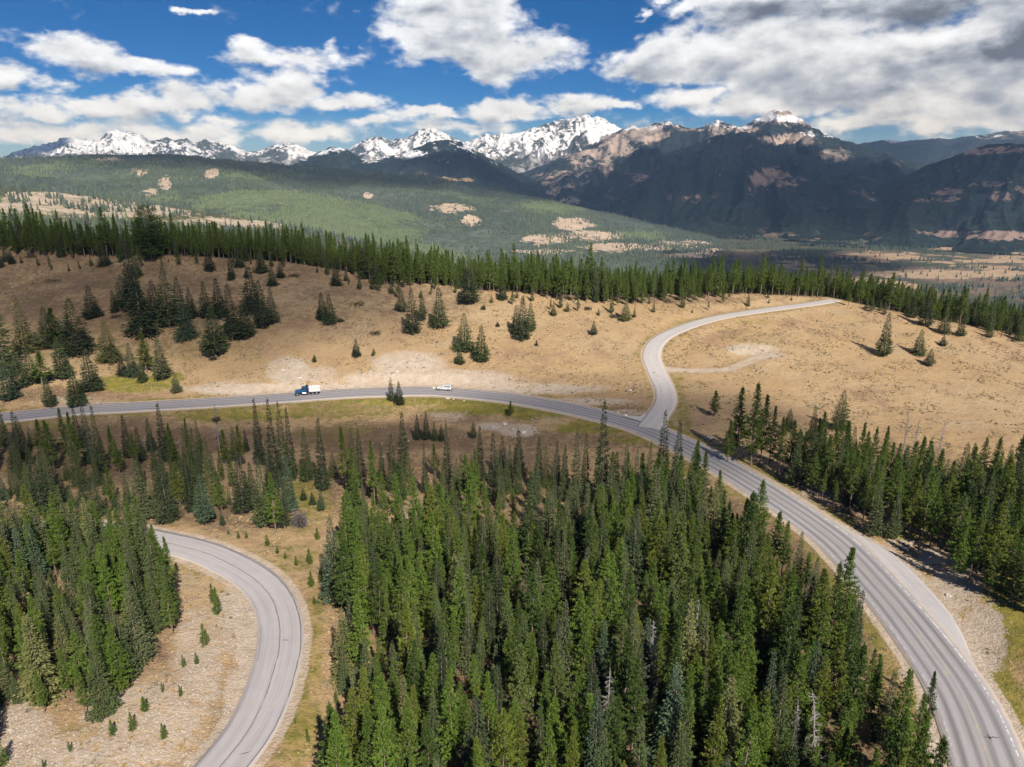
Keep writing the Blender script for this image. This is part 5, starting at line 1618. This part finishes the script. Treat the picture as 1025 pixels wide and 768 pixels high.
def wood(name, hl, n, size, seed, smin=0.0, dens=None, label=None):
    rng = np.random.default_rng(seed)
    nr, nc = hl['X'].shape
    top = int((hl['S'][:, 0] <= 1.02).sum())
    # sample by area
    i = rng.uniform(0, top - 1.01, n * 3); j = rng.uniform(0, nc - 1.01, n * 3)
    i0 = i.astype(int); j0 = j.astype(int); fi = i - i0; fj = j - j0

    def s(a):
        return (a[i0, j0] * (1 - fi) + a[i0 + 1, j0] * fi) * (1 - fj) + (a[i0, j0 + 1] * (1 - fi) + a[i0 + 1, j0 + 1] * fi) * fj
    x, y, z, op, u, v = (s(hl[k]) for k in ('X', 'Y', 'Z', 'open', 'u', 'v'))
    d = fbm(x / (size * 26) + seed, y / (size * 26), 5)
    k = (rng.random(len(x)) < np.clip(.62 + 2.0 * d - .85 * op * (fbm(x / 60, y / 60, 3) > -.35), .02, 1)) & (u > -60) & (u < 1090)
    x, y, z = x[k][:n], y[k][:n], z[k][:n]
    hs = size * rng.uniform(.55, 1.25, len(x))
    mass(name, FAR, np.stack([x, y, z - .3], 1), np.where(ellipses(u[k][:n], v[k][:n], LIGHT) + .5 * fbm(x / (size * 20), y / (size * 20), 3) + .15 * rng.normal(size=len(x)) > .38, rng.choice([4, 5], len(x)), np.where(fbm(x / (size * 40) + seed, y / (size * 40), 3) + .25 * rng.normal(size=len(x)) > .08, rng.choice([0, 2], len(x)), rng.choice([1, 3], len(x)))), rng.uniform(0, 6.3, len(x)), np.stack([hs, hs, hs], 1))


wood('bench_hill_woods', near_hill, 15000, 12, 201)
wood('green_hill_woods', green_hill, 50000, 13, 202)
LIGHT = [(300, 215, 400, 60, .75)]
wood('light_spur_woods', spur_hill, 20000, 11, 203)

# trees on the valley floor, in belts and clumps
rng = np.random.default_rng(88)
az = rng.uniform(rad(-6), rad(40), 60000); rr = np.sqrt(rng.uniform(1300 ** 2, 3900 ** 2, 60000))
x = rr * np.sin(az); y = rr * np.cos(az)
u, v, _ = project(x, y, np.full(len(x), VALLEY))
fl = ellipses(u, v, [(990, 245, 70, 6, 1), (930, 243, 40, 4, .7), (1000, 262, 90, 6, .5), (880, 256, 60, 4, .6), (800, 268, 60, 4, .5), (960, 275, 90, 5, .75), (850, 280, 40, 3.5, .6), (900, 285, 25, 3, .9)])
d = fbm(x / 260, y / 110, 4)
k = (d - fl * .55 > .10) | (rng.random(len(x)) < .03)
x, y = x[k][:14000], y[k][:14000]
z = h0(x, y)
hs = rng.uniform(9, 18, len(x))
mass('valley_woods', FAR, np.stack([x, y, z - .3], 1), rng.choice(4, len(x), p=[.15, .45, .1, .3]), rng.uniform(0, 6.3, len(x)), np.stack([hs, hs, hs], 1))

# ------------------------------------------------------------------ sun, sky, air
S = Vector((math.sin(SUN_AZ) * math.cos(SUN_EL), math.cos(SUN_AZ) * math.cos(SUN_EL), math.sin(SUN_EL)))
sun = bpy.data.lights.new('sun', 'SUN'); sun.energy = 4.6; sun.angle = rad(.53); sun.color = (1.0, .94, .85)
so = link('sun', sun, None, (0, 0, 400)); so.rotation_euler = S.to_track_quat('Z', 'Y').to_euler()

world = bpy.data.worlds.new('World'); scene.world = world; world.use_nodes = True
world.node_tree.nodes.clear()
t = NT(world.node_tree)
sky = t.node('ShaderNodeTexSky', sky_type='NISHITA', sun_disc=False, sun_elevation=SUN_EL, sun_rotation=SUN_AZ, altitude=2200, air_density=1.0, dust_density=.25, ozone_density=2.2)
gen = t.node('ShaderNodeTexCoord').outputs['Generated']
sep = t.node('ShaderNodeSeparateXYZ', {0: gen})
# bearing and elevation, in degrees
azn = t.math('MULTIPLY', t.math('ARCTAN2', sep.outputs[0], sep.outputs[1]), 57.2958)
eln = t.math('MULTIPLY', t.math('ARCSINE', sep.outputs[2]), 57.2958)
ae = t.node('ShaderNodeCombineXYZ', {0: azn, 1: eln}).outputs[0]


def azel(u, v):
    dx, dy, dz = ray(u, v)
    return math.degrees(math.atan2(dx, dy)), math.degrees(math.atan2(dz, math.hypot(dx, dy)))


# (u, v, half width, half height, weight) of the cloud masses
CLOUDS = [(450, 28, 66, 34, 1.0), (515, 52, 54, 26, 1.0), (405, 40, 30, 24, .8), (450, 2, 60, 22, .9),
          (95, 58, 50, 15, .95), (150, 70, 40, 12, .9), (22, 76, 36, 14, .9), (-20, 70, 40, 16, .8),
          (262, 52, 30, 15, .85), (300, 60, 40, 14, .8), (290, 80, 34, 16, .85), (255, 100, 50, 16, .85), (345, 104, 44, 11, .9), (330, 50, 20, 7, .6),
          (110, 107, 60, 15, .95), (180, 105, 40, 14, .9), (30, 112, 40, 11, .75), (60, 135, 110, 12, .8), (190, 132, 90, 14, .75), (300, 132, 60, 11, .8), (370, 125, 40, 9, .7), (230, 120, 30, 10, .7),
          (390, 108, 20, 6, .5), (430, 116, 36, 8, .75), (500, 113, 44, 12, .95), (560, 104, 50, 12, .9), (565, 92, 30, 10, .7), (610, 106, 40, 7, .8), (470, 130, 60, 8, .7),
          (650, 62, 50, 20, .9), (720, 58, 70, 30, 1.0), (800, 60, 90, 46, 1.2), (900, 70, 110, 50, 1.2), (990, 70, 100, 55, 1.2), (1100, 60, 110, 60, 1.0), (700, 96, 50, 16, .8), (770, 105, 60, 14, .85), (860, 118, 70, 12, .9), (960, 118, 70, 14, .9), (1080, 120, 70, 16, .9),
          (700, 6, 34, 9, .75), (790, 4, 80, 26, 1.0), (900, 0, 100, 28, 1.0), (1020, 20, 70, 40, 1.0), (672, 74, 30, 12, .8), (188, 13, 16, 4, .62), (640, 14, 7, 5, .5), (660, -2, 20, 8, .6), (35, 62, 6, 2, .4),
          (-200, 70, 120, 40, .9), (-260, 130, 160, 20, .8), (1300, 60, 160, 60, .9), (500, -120, 200, 30, .7), (900, -150, 260, 60, .9), (100, -160, 160, 40, .7)]
DARKS = [(840, 4, 130, 16, .8), (930, 8, 60, 16, .7), (1015, 45, 26, 18, .9), (972, 38, 16, 9, .5), (705, 12, 30, 6, .35), (760, 20, 70, 12, .5), (900, 88, 40, 12, .35), (470, 42, 70, 14, .28), (980, 95, 50, 10, .3), (560, 98, 30, 5, .3), (1060, 40, 60, 40, .5)]


def masks(vec, L):
    acc = None
    for (u, v, ru, rv, w) in L:
        a0, e0 = azel(u, v); a1, _ = azel(u + ru, v); _, e1 = azel(u, v - rv)
        n = t.node('ShaderNodeMapping', {'Vector': vec, 'Location': (a0, e0, 0), 'Scale': (abs(a1 - a0), abs(e1 - e0), 1)}, vector_type='TEXTURE').outputs[0]
        d = t.node('ShaderNodeVectorMath', {0: n}, operation='LENGTH').outputs['Value']
        g = t.node('ShaderNodeMapRange', {0: d, 1: 0.0, 2: 1.75, 3: w, 4: 0.0}).outputs[0]
        acc = g if acc is None else t.node('ShaderNodeMath', {0: acc, 1: g, 2: .18}, operation='SMOOTH_MAX').outputs[0]
    return acc


# billows: noise on the sky sphere, squeezed vertically as clouds near the horizon are
cv = t.node('ShaderNodeMapping', {'Vector': ae, 'Scale': (1, 1.9, 1)}).outputs[0]
w1 = t.node('ShaderNodeTexNoise', {'Vector': cv, 'Scale': .17, 'Detail': 5, 'Roughness': .6}, noise_dimensions='2D').outputs['Color']
warp = t.node('ShaderNodeVectorMath', {0: t.node('ShaderNodeVectorMath', {0: w1, 1: (.5, .5, .5)}, operation='SUBTRACT').outputs[0], 1: (6.5, 3.2, 0)}, operation='MULTIPLY').outputs[0]
aew = t.node('ShaderNodeVectorMath', {0: ae, 1: warp}, operation='ADD').outputs[0]
lift = t.node('ShaderNodeVectorMath', {0: aew, 1: (.25, .8, 0)}, operation='ADD').outputs[0]
n_a = t.noise(cv, .22, 9, .52, .0, '2D'); n_b = t.noise(cv, .75, 8, .55, .3, '2D')
cvs = t.node('ShaderNodeVectorMath', {0: cv, 1: (.25, 1.1, 0)}, operation='ADD').outputs[0]
n_up = t.noise(cvs, .22, 7, .52, .0, '2D')
tex = t.math('ADD', t.math('MULTIPLY', t.math('SUBTRACT', n_a, .5), .80), t.math('MULTIPLY', t.math('SUBTRACT', n_b, .5), .42))
dens = t.math('ADD', masks(aew, CLOUDS), tex)
alpha = t.ramp(dens, .23, .60)
# light: bright where thick cloud faces the sun, grey where more cloud lies above
above = t.math('ADD', masks(lift, CLOUDS), t.math('MULTIPLY', t.math('SUBTRACT', n_up, .5), 1.1))
relief = t.math('SUBTRACT', t.math('SUBTRACT', n_a, n_up), 0.0)
lum = t.math('ADD', t.ramp(above, .35, 1.1, 1.06, .62), t.math('MULTIPLY', relief, .75))
lum = t.math('ADD', lum, t.math('MULTIPLY', t.math('SUBTRACT', n_b, .5), .14))
lum = t.math('SUBTRACT', lum, t.math('MULTIPLY', masks(aew, DARKS), .70))
lum = t.math('MAXIMUM', t.math('MINIMUM', lum, 1.12), .20)
ccol = t.mix(t.ramp(lum, .25, .9), (.78, .88, 1.10), (.93, .975, 1.05))
CLOUD_GAIN = .68
cl = t.mix(1.0, ccol, t.node('ShaderNodeCombineXYZ', {0: t.math('MULTIPLY', lum, CLOUD_GAIN), 1: t.math('MULTIPLY', lum, CLOUD_GAIN), 2: t.math('MULTIPLY', lum, CLOUD_GAIN)}).outputs[0], 'MULTIPLY')
SKY_STRENGTH = .05
deep = t.node('ShaderNodeHueSaturation', {'Saturation': 2.3, 'Value': .82, 'Hue': .515, 'Color': sky.outputs[0]}).outputs[0]
deep = t.mix(t.ramp(eln, 13, 0), deep, t.mix(1.0, deep, (.62, .74, 1.12), 'MULTIPLY'))
bg1 = t.node('ShaderNodeBackground', {'Color': deep, 'Strength': SKY_STRENGTH})
bg2 = t.node('ShaderNodeBackground', {'Color': cl, 'Strength': 1.0})
mx = t.node('ShaderNodeMixShader', {0: alpha, 1: bg1, 2: bg2})
out = t.node('ShaderNodeOutputWorld', {0: mx})
world.cycles.sampling_method = 'MANUAL'; world.cycles.sample_map_resolution = 512

# the air between: pale, even, round everything down to the valley and up past the peaks
bm = bmesh.new(); bx(bm, -20000, 20000, -2500, 20000, VALLEY - 40, 1190)
me = bpy.data.meshes.new('haze'); bm.to_mesh(me); bm.free()
m = bpy.data.materials.new('haze'); m.use_nodes = True; m.node_tree.nodes.clear(); th = NT(m.node_tree)
HAZE = 3.6e-5
pv = th.node('ShaderNodeVolumePrincipled', {'Color': (.40, .63, 1.0, 1), 'Density': HAZE, 'Anisotropy': .0, 'Absorption Color': (1, 1, 1, 1)})
ho = th.node('ShaderNodeOutputMaterial'); th.l.new(pv.outputs[0], ho.inputs['Volume'])
me.materials.append(m)
tag(link('haze', me), kind='stuff')


# ------------------------------------------------------------------ unseen cumulus overhead, added and thinned for the shade they cast on the slopes
def cloud_mat():
    m, t, b = material('cloud_vapour')
    tr_ = t.node('ShaderNodeBsdfTransparent'); df = t.node('ShaderNodeBsdfDiffuse', {'Color': (.9, .9, .9, 1)})
    tl = t.node('ShaderNodeBsdfTranslucent', {'Color': (.9, .9, .9, 1)})
    a = t.attr('thick').outputs['Fac']
    pos = t.node('ShaderNodeTexCoord').outputs['Generated']
    n = t.noise(pos, 5.0, 5, .6)
    f = t.ramp(t.math('ADD', a, t.math('MULTIPLY', t.math('SUBTRACT', n, .5), .8)), .05, .75)
    f = t.math('MULTIPLY', f, t.attr('most').outputs['Fac'])
    mx1 = t.node('ShaderNodeMixShader', {0: .5, 1: df, 2: tl}); mx2 = t.node('ShaderNodeMixShader', {0: f, 1: tr_, 2: mx1})
    t.l.new(mx2.outputs[0], m.node_tree.nodes['Material Output'].inputs[0])
    return m


CM = cloud_mat()


def cumulus(target, rx, ry, alt, most, turn=0.0, seed=0):
    k = (alt - target[2]) / S.z
    c = np.array(target) + np.array(S) * k
    n = 70
    th_, r = np.meshgrid(np.arange(96) * 2 * math.pi / 96, np.linspace(0.01, 1, n))
    wob = 1 + .28 * fbm(np.cos(th_) * 1.6 + seed, np.sin(th_) * 1.6, 4)
    X = r * np.cos(th_) * rx * wob; Y = r * np.sin(th_) * ry * wob
    thick = smooth(1.0, .45, r)
    up = np.sqrt(np.clip(1 - r * r, 0, 1)) * min(rx, ry) * .45 * (1 + .8 * fbm(X / rx * 3 + seed, Y / ry * 3, 4))
    V1 = np.stack([X, Y, up], -1).reshape(-1, 3)
    ct_, sn_ = math.cos(turn), math.sin(turn)
    V1 = np.stack([V1[:, 0] * ct_ - V1[:, 1] * sn_, V1[:, 0] * sn_ + V1[:, 1] * ct_, V1[:, 2]], 1)
    V2 = V1 * (1, 1, -.12)
    F = grid_faces(n, 96, True)
    V = np.vstack([V1, V2]); Fa = np.vstack([F, F[:, ::-1] + len(V1)])
    me = np_mesh('shade_cloud', V, Fa, CM, {'thick': np.tile(thick.ravel(), 2), 'most': np.full(len(V), most)}, True)
    tag(link('shade_cloud', me, None, c), kind='stuff')


cumulus((-165, 288, 20), 165, 88, 1500, .44, -.12, 1)
cumulus((-95, 176, -2), 95, 38, 1500, .36, -.05, 8)
cumulus((30, 185, 0), 85, 40, 1500, .38, .1, 7)
cumulus((2500, 5300, 100), 3300, 2500, 2900, .52, .03, 2)
cumulus((-1300, 4000, 80), 2100, 620, 2300, .45, -.12, 9)  # added so its shade sets the green hill apart from the spur
cumulus((-350, 6300, 150), 650, 700, 3000, .6, .2, 3)
cumulus((-6900, 10700, 500), 600, 700, 4200, .8, .2, 4)
cumulus((1050, 2500, -200), 620, 420, 2200, .7, .5, 5)
cumulus((5200, 12200, 500), 2500, 1800, 5200, .6, .0, 6)

# ------------------------------------------------------------------ picture settings
scene.view_settings.view_transform = 'Standard'; scene.view_settings.look = 'None'
scene.view_settings.exposure = 0.58; scene.view_settings.gamma = 1.0
scene.view_settings.use_curve_mapping = False
scene.render.engine = 'CYCLES'
c = scene.cycles
c.max_bounces = 4; c.diffuse_bounces = 2; c.glossy_bounces = 2; c.transmission_bounces = 2; c.transparent_max_bounces = 12; c.volume_bounces = 0
c.use_adaptive_sampling = False
c.sample_clamp_indirect = 4.0
c.use_denoising = True; c.denoising_input_passes = 'RGB_ALBEDO_NORMAL'; c.denoising_prefilter = 'ACCURATE'
c.caustics_reflective = False; c.caustics_refractive = False
scene.render.film_transparent = False
